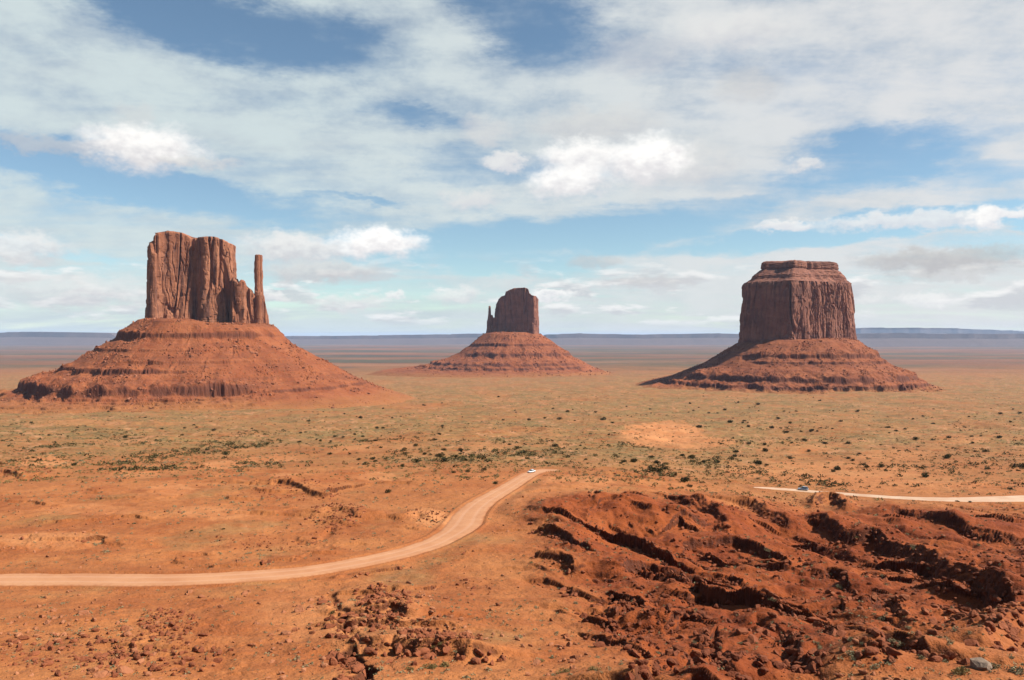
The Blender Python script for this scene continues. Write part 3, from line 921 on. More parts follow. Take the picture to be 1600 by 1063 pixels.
def talus(name, parent, profL, profR, ledges, center, mat, nth=900, nr=330, R1=760, gully=5.0, seed=0, rough=2.2, toe=9e9):
    """skirt of broken rock: polar height sheet, left and right profiles blended, harder beds stand out as ledges"""
    th = np.linspace(0, 2 * np.pi, nth, endpoint=False)
    r = np.linspace(60, R1, nr)
    RR, TH = np.meshgrid(r, th, indexing='ij')
    x, y = RR * np.cos(TH), RR * np.sin(TH)
    wl = sstep(0.75, -0.75, np.cos(TH)) if False else 1 - sstep(-0.75, 0.75, np.cos(TH))
    rr = RR * (1 + 0.07 * fbm(np.cos(TH) * 2.2 + 5, np.sin(TH) * 2.2, 3, seed + 1))
    z = np.interp(rr, *np.array(profL).T) * wl + np.interp(rr, *np.array(profR).T) * (1 - wl)
    wr = sstep(120, 260, RR) * (1 - 0.85 * sstep(toe - 70, toe + 10, RR))
    calm = 1 - 0.85 * sstep(toe - 40, toe + 30, RR)
    ta = TH + 0.16 * fbm(x / 90, y / 90, 3, seed + 5) + 0.05 * fbm(x / 24, y / 24, 3, seed + 6)
    gm = np.clip(0.55 + 1.3 * fbm(x / 150, y / 150, 3, seed + 9), 0, 1.6)
    g = ridged(np.cos(ta) * 5 + RR * 0.0022, np.sin(ta) * 5 - RR * 0.0022, 3, seed + 7)
    z = z + (g - 0.6) * gully * 2.0 * wr * gm * (1 - 0.75 * sstep(0.36 * R1, 0.55 * R1, RR))
    z = z + fbm(x / 60, y / 60, 4, seed + 13) * 5.0 * (1 - 0.6 * sstep(0.36 * R1, 0.55 * R1, RR))
    led = np.zeros_like(z)
    for zi, A, a, th0, th1 in ledges:
        zi2 = zi + 3.0 * fbm(x / 170, y / 170, 3, seed + 17) + 0.9 * fbm(x / 22, y / 22, 2, seed + 18) + 1.3 * fbm(x / 7, y / 7, 3, seed + 20)
        mod = np.clip(0.85 + 1.7 * fbm(x / 55, y / 55, 3, seed + int(abs(zi))), 0.0, 1.5)
        aw = np.abs(np.angle(np.exp(1j * (TH - th0))))
        mod = mod * (1 - sstep(th1 * 0.75, th1 * 1.1, aw))
        d = z - zi2
        col_ = 1 + 0.16 * fbm(ta * 60, RR * 0.01, 2, seed + 3)
        led = np.maximum(led, (0.4 if A < 3 else 1.0) * np.clip(mod * 1.2, 0, 1) * np.exp(-(d / (a * 0.9 + 0.08 * A)) ** 2))
        z = z + A * mod * col_ * np.tanh(d / a) * np.exp(-(d / (A * 2.4)) ** 2)
    blk = calm * sstep(-0.1, 0.35, fbm(x / 70, y / 70, 3, seed + 27)) * (1 - 0.75 * sstep(0.60 * R1, 0.70 * R1, RR))
    z = z + np.maximum(fbm(x / 12, y / 12, 4, seed + 19, 0.6) - 0.12, 0) * rough * 2.6 * blk
    z = z + np.maximum(fbm(x / 6, y / 6, 2, seed + 23) - 0.34, 0) * rough * 9.0 * (0.25 + 0.75 * blk)
    zl = z
    o = mesh_np(name, np.stack([x, y, z], -1).reshape(-1, 3), grid_faces(nr, nth, True), mat, False, parent, attrs=dict(led=led, low=np.maximum(0.55 * sstep(toe - 5, toe + 25, RR), 1 - sstep(0, 26 if R1 > 800 else 16, zl - gz(x + parent.location.x, y + parent.location.y) + 9 * fbm(x / 40, y / 40, 3, 77)))))
    rr_ = np.random.default_rng(seed + 90)
    ok = np.nonzero(((y < 120) & (RR > 150) & (RR < 0.72 * R1) & (blk > 0.12)).ravel())[0]
    pk = rr_.choice(ok, 2600 if R1 < 900 else 1500, p=None)
    TALUS.append((np.stack([x.ravel()[pk] + parent.location.x, y.ravel()[pk] + parent.location.y, zl.ravel()[pk] + parent.location.z], -1), (0.9 + 4.6 * rr_.random(len(pk)) ** 5) * (1.0 if R1 < 900 else 1.5)))
    return o


TALUS = []


def local_z(row, D):
    return (Y0 - row) / F * D


def foot_of(pts, D, Xc):
    """footprint corners given as (photo column, metres behind the butte's centre)"""
    return [((X - X0) / F * (D + dy) - (Xc - X0) / F * D, dy) for X, dy in pts]


def rim_of(prof, D, Xc):
    """rim height over the footprint, from the skyline's columns and rows"""
    pr = np.array(prof)
    def fn(x, y):
        X = X0 + F * (x + (Xc - X0) / F * D) / (D + y)
        return (Y0 - np.interp(X, pr[:, 0], pr[:, 1])) / F * (D + y * 0.6)
    return fn


# --- near butte with a thumb, on the left
D = 2150.0; S = D / F
bw = tag(empty("sandstone_butte", ((325 - X0) * S, D, 0)), "tall reddish butte with a slender detached spire at its right, closest of the three", "butte", "sandstone buttes on the desert plain")
lx = lambda X: (X - 325) * S
prof = np.array([(215, 395), (229, 390), (234, 380), (238, 372), (246, 364), (262, 360), (285, 362.5), (299, 368), (305, 370), (320, 368.5), (335, 368), (348, 372.5), (360, 378), (366, 379.5), (373, 383), (384, 400)])
ztw = rim_of(prof, D, 325)
foot = foot_of([(230, 26), (236, -12), (246, -6), (250, 6), (262, 16), (280, 28), (297, 40), (302, 56), (308, 60), (312, 46), (318, 37), (326, 40), (345, 54), (366, 76), (369, 110), (360, 170), (300, 190), (240, 120)], D, 325)
cliff("rock_tower", foot, local_z(512, D), ztw, bw, m_cliff, seed=3, flute=4.6, crack=10)
foot = foot_of([(231, 8), (236, -16), (245, -12), (247, 14), (240, 34)], D, 325)
cliff("side_pillar", foot, local_z(512, D), lambda x, y: 0 * x + local_z(395, D), bw, m_cliff, seed=9, flute=2.0, crack=3, step=1.0, rings=8)
prof2 = np.array([(358, 430), (372, 441), (378, 436), (383, 439), (386, 447), (392, 451), (397, 457), (404, 470)])
foot = foot_of([(360, 40), (372, 40), (384, 52), (396, 62), (402, 80), (398, 120), (366, 130)], D, 325)
cliff("shoulder", foot, local_z(520, D), rim_of(prof2, D, 325), bw, m_cliff, seed=14, flute=4.0, crack=9, topnoise=3.5, rings=14)
sx_ = foot_of([(403.5, 84)], D, 325)[0][0]
foot = [(sx_ + 12.5 * math.cos(a) * (1.0 + 0.12 * math.sin(3 * a)), 84 + 15 * math.sin(a)) for a in np.linspace(0, 2 * np.pi, 14, endpoint=False)]
cliff("spire", foot, local_z(520, D), lambda x, y: 0 * x + local_z(398.5, D + 84), bw, m_cliff, seed=22, flute=3.2, crack=5.0, step=0.9, rings=6, round_top=2.0, topnoise=1.5,
      inset=([0, 0.1, 0.3, 0.45, 0.6, 0.9, 1.0], [-7, -4, -1.5, -0.5, 1.2, 1.4, 2.0], (1, 1)))
foot = foot_of([(392, 70), (404, 60), (416, 78), (421, 96), (412, 120), (396, 115)], D, 325)
prof3 = np.array([(390, 455), (398, 462), (408, 455), (413, 462), (418, 486), (422, 500), (426, 510)])
cliff("spire_foot", foot, local_z(525, D), rim_of(prof3, D, 325), bw, m_cliff, seed=27, flute=2.6, crack=6, topnoise=4, rings=12)
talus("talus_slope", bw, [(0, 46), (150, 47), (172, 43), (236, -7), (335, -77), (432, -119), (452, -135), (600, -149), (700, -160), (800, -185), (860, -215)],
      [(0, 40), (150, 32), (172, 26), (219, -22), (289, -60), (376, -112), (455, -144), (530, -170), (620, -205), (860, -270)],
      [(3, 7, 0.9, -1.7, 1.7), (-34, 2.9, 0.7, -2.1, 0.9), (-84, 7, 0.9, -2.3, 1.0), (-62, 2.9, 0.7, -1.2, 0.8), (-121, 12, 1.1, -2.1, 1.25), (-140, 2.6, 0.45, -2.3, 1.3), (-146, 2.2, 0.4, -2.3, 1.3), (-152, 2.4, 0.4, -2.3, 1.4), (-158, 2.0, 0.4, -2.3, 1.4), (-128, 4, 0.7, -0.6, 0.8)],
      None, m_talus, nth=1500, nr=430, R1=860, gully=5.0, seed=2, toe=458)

# --- far butte with a thumb, in the middle
D = 4900.0; S = D / F
be = tag(empty("sandstone_butte", ((805 - X0) * S, D, 0)), "small hazy dark-faced butte with a thin spike at its left, farthest of the three", "butte", "sandstone buttes on the desert plain")
lxe = lambda X: (X - 805) * S
SE = S
profe = np.array([(768, 492), (773, 488), (776, 474), (779, 467), (783, 463.5), (789, 462), (790.5, 456), (797, 453), (804, 450.5), (820, 450), (825, 452), (827, 459), (831, 462), (837, 463), (840, 466), (844, 474)])
foot = foot_of([(772, 40), (779, 0), (806, -50), (833, -95), (836, -80), (842, 20), (836, 80), (800, 110), (778, 90)], D, 805)
cliff("rock_tower", foot, local_z(528, D), rim_of(profe, D, 805), be, m_cliff_dark, seed=33, flute=6, crack=9, step=2.2, zstep=2.6, topnoise=3.0, round_top=2.0)
sx_ = foot_of([(765, 36)], D, 805)[0][0]
foot = [(sx_ + 13 * math.cos(a), 36 + 18 * math.sin(a)) for a in np.linspace(0, 2 * np.pi, 12, endpoint=False)]
cliff("spire", foot, local_z(528, D), lambda x, y: 0 * x + local_z(478, D), be, m_cliff_dark, seed=37, flute=2, crack=3, step=1.6, zstep=2.4, rings=5, round_top=2,
      inset=([0, 0.25, 0.5, 0.8, 1.0], [-7, -2, 0, 4, 6], (1, 1)))
profs = np.array([(757, 505), (762, 500), (768, 492), (771, 497), (778, 493)])
foot = foot_of([(760, 44), (768, 14), (779, 4), (780, 60), (765, 70)], D, 805)
cliff("shoulder", foot, local_z(530, D), rim_of(profs, D, 805), be, m_cliff_dark, seed=39, flute=3, crack=6, step=2.0, zstep=2.4, rings=8)
talus("talus_slope", be, [(0, 30), (150, 26), (190, 16), (279, -54), (346, -105), (430, -140), (560, -178), (800, -205), (950, -245)],
      [(0, 30), (130, 24), (160, 12), (259, -56), (378, -135), (497, -200), (600, -232), (950, -290)],
      [(-50, 6, 2, -1.57, 1.6), (-110, 10, 2.5, -1.2, 1.5), (-165, 9, 2.5, -1.9, 1.5), (-185, 6, 2, -1.9, 1.5)], None, m_talus, nth=800, nr=260, R1=950, gully=8.0, seed=31, rough=3.0)

# --- broad flat-topped butte on the right
D = 3127.0; S = D / F
bm = tag(empty("sandstone_butte", ((1245 - X0) * S, D, 0)), "broad blocky butte with a stepped flat cap and no spire, rightmost of the three", "butte", "sandstone buttes on the desert plain")
lxm = lambda X: (X - 1245) * S
foot = foot_of([(1155, 40), (1165, -30), (1200, -95), (1234, -150), (1243, -152), (1262, -122), (1300, -70), (1330, 0), (1334, 70), (1300, 170), (1220, 200), (1165, 120)], D, 1245)
zb, ztop = local_z(548, D), local_z(408.5, D)
row2t = lambda row: (local_z(row, D) - zb) / (ztop - zb)
rowsI = [548, 520, 470, 448, 442, 439, 436, 431, 428, 424, 421, 419, 412, 409.5, 408.5]
insI = [-4, 0, 3, 6, 11, 24, 34, 40, 52, 64, 78, 73, 76, 84, 98]
cliff("rock_tower", foot, zb, lambda x, y: 0 * x + ztop, bm, m_cliff_dark, seed=45, flute=7.5, crack=17, step=1.8, zstep=1.6,
      inset=([row2t(q) for q in rowsI], insI, (1.22, 0.84)), round_top=2.0, topnoise=3.0, capt=row2t(443))
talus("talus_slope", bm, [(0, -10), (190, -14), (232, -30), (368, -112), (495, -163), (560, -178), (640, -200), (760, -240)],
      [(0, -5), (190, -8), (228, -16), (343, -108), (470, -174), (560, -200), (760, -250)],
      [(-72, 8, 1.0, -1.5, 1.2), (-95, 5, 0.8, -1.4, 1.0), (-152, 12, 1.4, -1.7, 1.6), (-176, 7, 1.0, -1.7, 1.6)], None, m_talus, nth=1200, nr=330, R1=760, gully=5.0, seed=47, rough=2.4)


# ------------------------------------------------------------------ far tablelands on the horizon
m_mesa = rock_mat("far_mesa_rock", (0.085, 0.055, 0.045), (0.13, 0.085, 0.065), (0.06, 0.045, 0.04), 0.3)


def far_mesa(Xa, Xb, D, top, name="mesa", seed=0, dep=3000.0, base_row=540):
    """long tableland: top rows given along its length (photo row of the rim)"""
    n = 240
    Xs = np.linspace(Xa, Xb, n)
    x = (Xs - X0) / F * D
    tr = np.interp(Xs, *np.array(top).T)
    zt = (Y0 - tr) / F * D + fbm(x / 1300, x * 0, 4, seed) * D * 0.0009
    zt = zt + np.round(fbm(x / 2200, x * 0 + 9, 3, seed + 3) * 3) * D * 0.0005
    zb = np.full(n, -420.0)
    ed = sstep(0, 1, np.minimum(np.arange(n), n - 1 - np.arange(n)) / 10.0)
    zt = -350 + (zt + 350) * ed
    yo = fbm(x / 3000, x * 0 + 4, 4, seed + 7) * dep * 0.12
    rowsv = [np.stack([x, D - dep * 0.5 + yo, zb], -1), np.stack([x, D - dep * 0.22 + yo, -330 + (zt + 330) * 0.45], -1), np.stack([x, D - dep * 0.10 + yo, -330 + (zt + 330) * 0.62], -1),
             np.stack([x, D - dep * 0.08 + yo, zt], -1), np.stack([x, D + dep * 0.6 + yo * 0.3, zt - 4], -1), np.stack([x, D + dep + yo * 0.3, zb], -1)]
    V = np.stack(rowsv, 0).reshape(-1, 3)
    return tag(mesh_np(name, V, grid_faces(6, n), m_mesa, False), kind='structure')


far_mesa(-500, 205, 30000, [(-500, 519), (-50, 521), (20, 519.2), (120, 519.5), (180, 521), (230, 523)], seed=3)
far_mesa(430, 770, 34000, [(430, 526), (520, 525), (660, 523), (690, 522.2), (770, 521.5)], seed=5)
far_mesa(840, 1180, 32000, [(840, 522.5), (900, 521.5), (1000, 523), (1060, 522), (1180, 521.8)], seed=8)
far_mesa(1300, 2100, 26000, [(1300, 522), (1400, 521), (1480, 521.8), (1600, 522.5), (2100, 520)], seed=12)
far_mesa(1330, 1640, 44000, [(1330, 513.5), (1420, 512.2), (1500, 513.5), (1560, 517), (1640, 519)], seed=15, dep=4000)

# ------------------------------------------------------------------ plants and stones: shared meshes
def bush_mesh(name, nleaf, size, mat, seed, squash=0.75, lobes=6, stem=True, spiky=0.0):
    r = np.random.default_rng(seed)
    C = r.normal(0, 0.24, (lobes, 3)); C[:, 2] = np.abs(C[:, 2]) * 0.9 + 0.25
    Rl = r.uniform(0.28, 0.48, lobes)
    V, Fq = [], []
    for i in range(nleaf):
        k = r.integers(lobes)
        d = r.normal(0, 1, 3); d /= np.linalg.norm(d)
        p = C[k] + d * Rl[k] * r.uniform(0.55, 1.08)
        p[2] = max(p[2] * squash, 0.02)
        a = d + r.normal(0, 0.5, 3) if not spiky else d * spiky + np.array([0, 0, 1.0]) + r.normal(0, 0.3, 3)
        a /= np.linalg.norm(a)
        bb = np.cross(a, r.normal(0, 1, 3)); bb /= np.linalg.norm(bb)
        l, wd = size * r.uniform(0.7, 1.4), size * r.uniform(0.35, 0.7)
        if spiky:
            wd *= 0.45
        q = len(V)
        V += [p - bb * wd, p + a * l * 0.5 - bb * wd * 0.5 + bb * wd, p + a * l, p + a * l * 0.5 - bb * wd * 1.3]
        Fq.append((q, q + 1, q + 2, q + 3))
    if stem:
        for k in range(lobes):
            q = len(V)
            tip = C[k] * (1, 1, squash)
            V += [(-0.03, 0, 0), (0.03, 0, 0), (tip[0] + 0.015, tip[1], tip[2]), (tip[0] - 0.015, tip[1], tip[2])]
            Fq.append((q, q + 1, q + 2, q + 3))
    V = np.array(V)
    V[:, :2] /= 0.85
    me_o = mesh_np(name, V, np.array(Fq), mat, False)
    me = me_o.data
    bpy.data.objects.remove(me_o)
    if stem:
        me.materials.append(m_twig)
        mi = np.zeros(len(Fq), np.int32); mi[nleaf:] = 1
        me.polygons.foreach_set('material_index', mi)
    return me


def ico():
    g = (1 + 5 ** 0.5) / 2
    V = [(-1, g, 0), (1, g, 0), (-1, -g, 0), (1, -g, 0), (0, -1, g), (0, 1, g), (0, -1, -g), (0, 1, -g), (g, 0, -1), (g, 0, 1), (-g, 0, -1), (-g, 0, 1)]
    Fc = [(0, 11, 5), (0, 5, 1), (0, 1, 7), (0, 7, 10), (0, 10, 11), (1, 5, 9), (5, 11, 4), (11, 10, 2), (10, 7, 6), (7, 1, 8), (3, 9, 4), (3, 4, 2), (3, 2, 6), (3, 6, 8), (3, 8, 9), (4, 9, 5), (2, 4, 11), (6, 2, 10), (8, 6, 7), (9, 8, 1)]
    return np.array(V, float) / np.linalg.norm(V[0]), np.array(Fc)


def subdiv(V, Fc):
    V = list(map(tuple, V)); cache = {}; out = []

    def mid(a, bq):
        k = (min(a, bq), max(a, bq))
        if k not in cache:
            p = (np.array(V[a]) + np.array(V[bq])) / 2
            V.append(tuple(p / np.linalg.norm(p))); cache[k] = len(V) - 1
        return cache[k]
    for a, bq, c_ in Fc:
        x, y, z = mid(a, bq), mid(bq, c_), mid(c_, a)
        out += [(a, x, z), (bq, y, x), (c_, z, y), (x, y, z)]
    return np.array(V), np.array(out)


def rock_shape(seed, level=2, cuts=9, flat=0.7):
    r = np.random.default_rng(seed)
    V, Fc = ico()
    for _ in range(level):
        V, Fc = subdiv(V, Fc)
    V = V * np.array([1.0, r.uniform(0.65, 0.95), flat * r.uniform(0.8, 1.1)])
    for _ in range(cuts):
        d = r.normal(0, 1, 3); d /= np.linalg.norm(d)
        k = r.uniform(0.36, 0.66)
        h = V @ d
        V = V - np.outer(np.maximum(h - k, 0) * 0.96, d)
    V = V + r.normal(0, 0.015 if level < 3 else 0.002, V.shape)
    V[:, 2] += 0.28
    return V, Fc


def rock_mesh(name, seed, mat, level=2, cuts=9, flat=0.7):
    V, Fc = rock_shape(seed, level, cuts, flat)
    o = mesh_np(name, V, Fc, mat, False)
    me = o.data
    bpy.data.objects.remove(o)
    return me


junipers = [bush_mesh("juniper_bush", 420, 0.16, m_juniper, 100 + i, 0.85, 7) for i in range(5)]
sages = [bush_mesh("sagebrush", 340, 0.13, m_sage, 120 + i, 0.72, 6) for i in range(4)]
brushes = [bush_mesh("green_brush", 300, 0.16, m_brush, 140 + i, 0.7, 6) for i in range(4)]
tufts = [bush_mesh("dry_grass_clump", 220, 0.34, m_dry, 160 + i, 0.6, 4, False, 1.1) for i in range(3)]
rocks_r = [rock_mesh("red_boulder", 200 + i, m_boulder) for i in range(8)]
rocks_o = [rock_mesh("orange_stone", 220 + i, m_stone) for i in range(6)]


def place(name, me, p, s, label, cat, group, rz=None, tilt=0.0, sink=0.0, sz=None):
    o = bpy.data.objects.new(name, me)
    o.location = (p[0], p[1], p[2] - sink)
    o.scale = (s, s * random.uniform(0.85, 1.15), (sz or s) * random.uniform(0.85, 1.15))
    o.rotation_euler = (random.uniform(-tilt, tilt), random.uniform(-tilt, tilt), random.uniform(0, 6.28) if rz is None else rz)
    col.objects.link(o)
    tag(o, label, cat, group)
    return o


# dark junipers on the flats, at the spots where the photo shows them
J = []
for (sx, ox, oy), L in [((2.297, 500, 600), [(225, 157, 9), (125, 180, 7), (153, 187, 8), (290, 188, 7), (345, 218, 14), (428, 180, 9), (470, 168, 7), (375, 250, 12), (305, 252, 9), (505, 235, 15), (190, 265, 10), (295, 292, 11), (450, 272, 20), (520, 270, 13), (530, 312, 12), (590, 305, 14), (480, 315, 12), (660, 208, 8), (720, 228, 7), (745, 265, 12), (890, 260, 12), (935, 220, 9), (955, 270, 9), (815, 283, 12), (675, 283, 8), (1080, 283, 9), (1050, 138, 10), (990, 100, 8), (1300, 255, 12), (1235, 300, 20), (510, 118, 6), (700, 95, 5), (630, 355, 14), (245, 385, 16), (1240, 285, 14), (835, 88, 6), (1100, 80, 5), (585, 80, 4)]),
                        ((2.297, 1000, 600), [(215, 152, 14), (368, 138, 10), (322, 135, 12), (525, 170, 14), (510, 210, 11), (545, 210, 8), (590, 200, 14), (452, 237, 16), (153, 255, 12), (275, 278, 15), (330, 265, 13), (290, 215, 8), (540, 265, 14), (605, 240, 11), (455, 290, 9), (750, 265, 12), (815, 297, 11), (865, 292, 20), (1025, 328, 20), (1110, 190, 14), (1190, 187, 9), (1100, 265, 10), (1290, 190, 14), (1000, 225, 7), (1050, 200, 9), (895, 175, 6), (1340, 90, 6), (980, 125, 7), (70, 310, 16), (1330, 375, 12), (160, 345, 22), (180, 365, 14), (1140, 420, 10), (1185, 422, 9), (1360, 310, 10), (690, 160, 7)]),
                        ((2.295, 0, 600), [(578, 160, 9), (660, 157, 8), (705, 155, 7), (765, 165, 10), (653, 183, 8), (1105, 132, 9), (1372, 157, 9), (1073, 207, 11), (1148, 203, 10), (1185, 205, 8), (1230, 190, 8), (1272, 180, 8), (1300, 187, 8), (905, 215, 9), (960, 213, 11), (1335, 268, 11), (1285, 270, 10), (1445, 295, 10), (75, 178, 7), (175, 183, 7), (243, 187, 6), (305, 150, 6), (278, 155, 6), (903, 160, 6), (520, 120, 7), (790, 240, 8), (840, 230, 9), (1255, 250, 8), (800, 520, 8), (685, 525, 9), (480, 500, 8)])]:
    for X, Y, wd in L:
        J.append((X / sx + ox, Y / sx + oy, wd / sx * 1.15))
for k in range(175):
    X = random.uniform(-60, 1660) if k % 4 == 0 else random.choice([random.uniform(480, 900), random.uniform(940, 1320), random.uniform(1000, 1650)])
    Y = random.choice([random.uniform(618, 670), random.uniform(640, 738), random.uniform(640, 738)])
    if 985 < X < 1135 and 655 < Y < 700:
        continue
    J.append((X, Y, random.choice([2.6, 3.5, 4.5, 5.5, 7.5]) * random.uniform(0.8, 1.2) * (0.5 + (Y - 600) / 130)))
for X, Y, wd in J:
    p = on_ground(X, Y + wd * 0.3)
    d, _, _ = poly_near(np.array([p[0]]), np.array([p[1]]), ROAD1)
    if d[0] < 7.5:
        continue
    s = wd / F * p[1] * 0.72
    if X < 760:
        lb = "dark green juniper bush on the scrubby flat between the dirt road and the closest butte"
    elif X < 1180:
        lb = "dark green juniper bush on the flat around the orange sand patch"
    else:
        lb = "dark green juniper bush on the plain above the pale right-hand road"
    place("juniper_bush", random.choice(junipers), p, min(s, 5.0), lb, "bush", "juniper bushes on the plain", sink=0.1)

# pale sage and brush on the badlands and the near rim
S1 = [(1440, 1030, 16), (1477, 1035, 15), (1405, 1012, 22), (1330, 1024, 20), (1392, 1036, 20), (1555, 1046, 22), (1590, 1052, 34), (1395, 1005, 16), (1370, 1045, 18), (1536, 1018, 14), (1240, 1000, 14), (1262, 998, 12),
      (1428, 858, 16), (1312, 920, 15), (1318, 934, 8), (1200, 862, 15), (1205, 872, 10), (1333, 1002, 18), (1380, 970, 15), (1530, 853, 10), (1380, 902, 12), (1452, 890, 9), (1205, 938, 13), (1180, 866, 10)]
for X, Y, wd in S1:
    p = on_ground(X, Y)
    place("sagebrush", random.choice(sages), p, wd / F * p[1] * 0.5, "grey-green sagebrush growing on the dark red badlands and sandy rim in the lower right", "shrub", "sagebrush on the badlands", sink=0.05)
for k in range(90):
    X, Y = random.uniform(860, 1620), random.uniform(810, 1060)
    p = on_ground(X, Y)
    place("sagebrush", random.choice(sages), p, random.uniform(0.25, 0.6), "grey-green sagebrush growing on the dark red badlands and sandy rim in the lower right", "shrub", "sagebrush on the badlands", sink=0.05)
for X, Y, wd in [(1417, 974, 6), (1237, 1026, 11), (1340, 842, 8), (1255, 908, 6), (1315, 935, 8), (1500, 1054, 26), (1525, 900, 7), (1183, 1007, 6)]:
    p = on_ground(X, Y)
    place("dry_grass_clump", random.choice(tufts), p, wd / F * p[1] * 0.5, "straw yellow grass clump standing out on the dark red badlands", "grass clump", "yellow grass clumps on the badlands", sink=0.03)
for X, Y, wd in [(695, 1042, 20), (670, 1046, 22), (640, 1048, 14), (690, 1008, 12), (675, 1012, 10), (930, 1048, 16), (880, 1052, 20), (845, 1035, 12), (520, 958, 10), (655, 933, 8), (830, 880, 8), (620, 958, 9)]:
    p = on_ground(X, Y)
    place("green_brush", random.choice(brushes), p, wd / F * p[1] * 0.5, "olive green low brush by the rubble pit in the lower middle", "shrub", "olive brush around the rubble pit", sink=0.05)


# ------------------------------------------------------------------ rocks, each its own
def scatter_rocks(n, box, meshes, smin, smax, label, group, name, density=None):
    k = 0
    tries = 0
    while k < n and tries < n * 60:
        tries += 1
        X, Y = random.uniform(box[0], box[2]), random.uniform(box[1], box[3])
        p = on_ground(X, Y)
        if density is not None and random.random() > density(p):
            continue
        d1 = poly_near(np.array([p[0]]), np.array([p[1]]), ROAD1)[0][0]
        d2 = poly_near(np.array([p[0]]), np.array([p[1]]), ROAD2)[0][0]
        if min(d1, d2) < 8:
            continue
        s = smin * (smax / smin) ** (random.random() ** 2.2)
        place(name, random.choice(meshes), p, s, label, "rock", group, tilt=0.5, sink=0.22 * s)
        k += 1


dn = lambda p: float(sstep(-0.05, 0.35, fbm(np.array([p[0] / 14]), np.array([p[1] / 20]), 3, 66))[0])
scatter_rocks(100, (0, 925, 520, 1063), rocks_o, 0.25, 1.1, "rust orange rock in the loose scatter on the sandy slope below the dirt road", "rocks on the slope below the road", "orange_stone", dn)
scatter_rocks(85, (530, 905, 770, 1045), rocks_r, 0.25, 0.9, "broken red brown block in the rubble pit just right of the road bend", "blocks in the rubble pit", "red_boulder", dn)
scatter_rocks(115, (880, 800, 1600, 1040), rocks_r, 0.35, 1.3, "dark red fallen block lying among the badland ledges", "fallen blocks on the badlands", "red_boulder", dn)

for X, Y in [(854, 738), (857.5, 737.6), (861, 737.2), (865, 737), (868, 736.8), (871, 736.6)]:
    p = on_ground(X, Y)
    place("orange_stone", random.choice(rocks_o), p, 0.42, "pale stone in the short row at the road edge just right of the white car", "rock", "stones edging the top of the dirt road", tilt=0.3, sink=0.05)

p = on_ground(1530, 1046)
V, Fc = rock_shape(303, 4, 12, 0.75)
V = V + 0.03 * np.stack([fbm(V[:, 1] * 4, V[:, 2] * 4, 3, 1), fbm(V[:, 0] * 4, V[:, 2] * 4, 3, 2), fbm(V[:, 0] * 4, V[:, 1] * 4, 3, 3)], -1)
bo = mesh_np("grey_boulder", V, Fc, m_grey, False)
bo.location = (p[0], p[1], p[2] - 0.1); bo.scale = (1.75, 1.4, 1.55); bo.rotation_euler = (0.1, 0.5, 0.5)
tag(bo, "large pale grey weathered boulder on the sandy rim in the lower right", "boulder")


# ------------------------------------------------------------------ uncountable: gravel and small tufts, each one merged sheet
def merged(name, variants, pts, sizes, mat):
    Vs, Fs, q = [], [], 0
    for p, s in zip(pts, sizes):
        V, Fc = random.choice(variants)
        a = random.uniform(0, 6.28)
        ca, sa = math.cos(a), math.sin(a)
        W = np.stack([V[:, 0] * ca - V[:, 1] * sa, V[:, 0] * sa + V[:, 1] * ca, V[:, 2]], -1) * s + p
        Vs.append(W); Fs.append(Fc + q); q += len(V)
    return tag(mesh_np(name, np.concatenate(Vs), np.concatenate(Fs), mat, False), kind='stuff')


def random_ground(n, ymin, ymax, umax=0.72, seed=0, dens=None):
    r = np.random.default_rng(seed)
    y = np.exp(r.uniform(math.log(ymin), math.log(ymax), n))
    x = r.uniform(-umax, umax, n) * y
    keep = np.ones(n, bool)
    if dens is not None:
        keep = r.random(n) < dens(x, y)
    for L in (ROAD1, ROAD2):
        keep &= poly_near(x, y, L)[0] > 7.5
    x, y = x[keep], y[keep]
    return np.stack([x, y, gz(x, y)], -1), r


def mesh_arrays(me):
    V = np.zeros(len(me.vertices) * 3); me.vertices.foreach_get('co', V)
    k = len(me.polygons[0].vertices)
    Fc = np.zeros(len(me.polygons) * k, int); me.polygons.foreach_get('vertices', Fc)
    return V.reshape(-1, 3), Fc.reshape(-1, k)


lowrocks = []
for i in range(14):
    V, Fc = rock_shape(400 + i, 1, 13, [0.45, 0.7, 0.95][i % 3])
    lowrocks.append((V * np.array([1.0 + 0.5 * (i % 4) / 3, 0.8, 1.0]), Fc))
dfun = lambda x, y: (0.10 + 0.9 * sstep(0.0, 0.4, fbm(x / 30, y / 45, 4, 61))) * (0.35 + 0.65 * sstep(-0.1, 0.3, fbm(x / 7, y / 9, 3, 67)))
pts, r = random_ground(26000, 74, 420, seed=1, dens=lambda x, y: dfun(x, y) * (1 - badland(x, y)))
merged("loose_stones", lowrocks, pts, 0.09 + 0.62 * r.random(len(pts)) ** 4 , m_stone)
pts, r = random_ground(19000, 74, 360, seed=2, dens=lambda x, y: (0.15 + 0.85 * sstep(-0.1, 0.35, fbm(x / 12, y / 16, 3, 69))) * badland(x, y))
merged("badland_rubble", lowrocks, pts, 0.12 + 0.85 * r.random(len(pts)) ** 4, m_boulder)

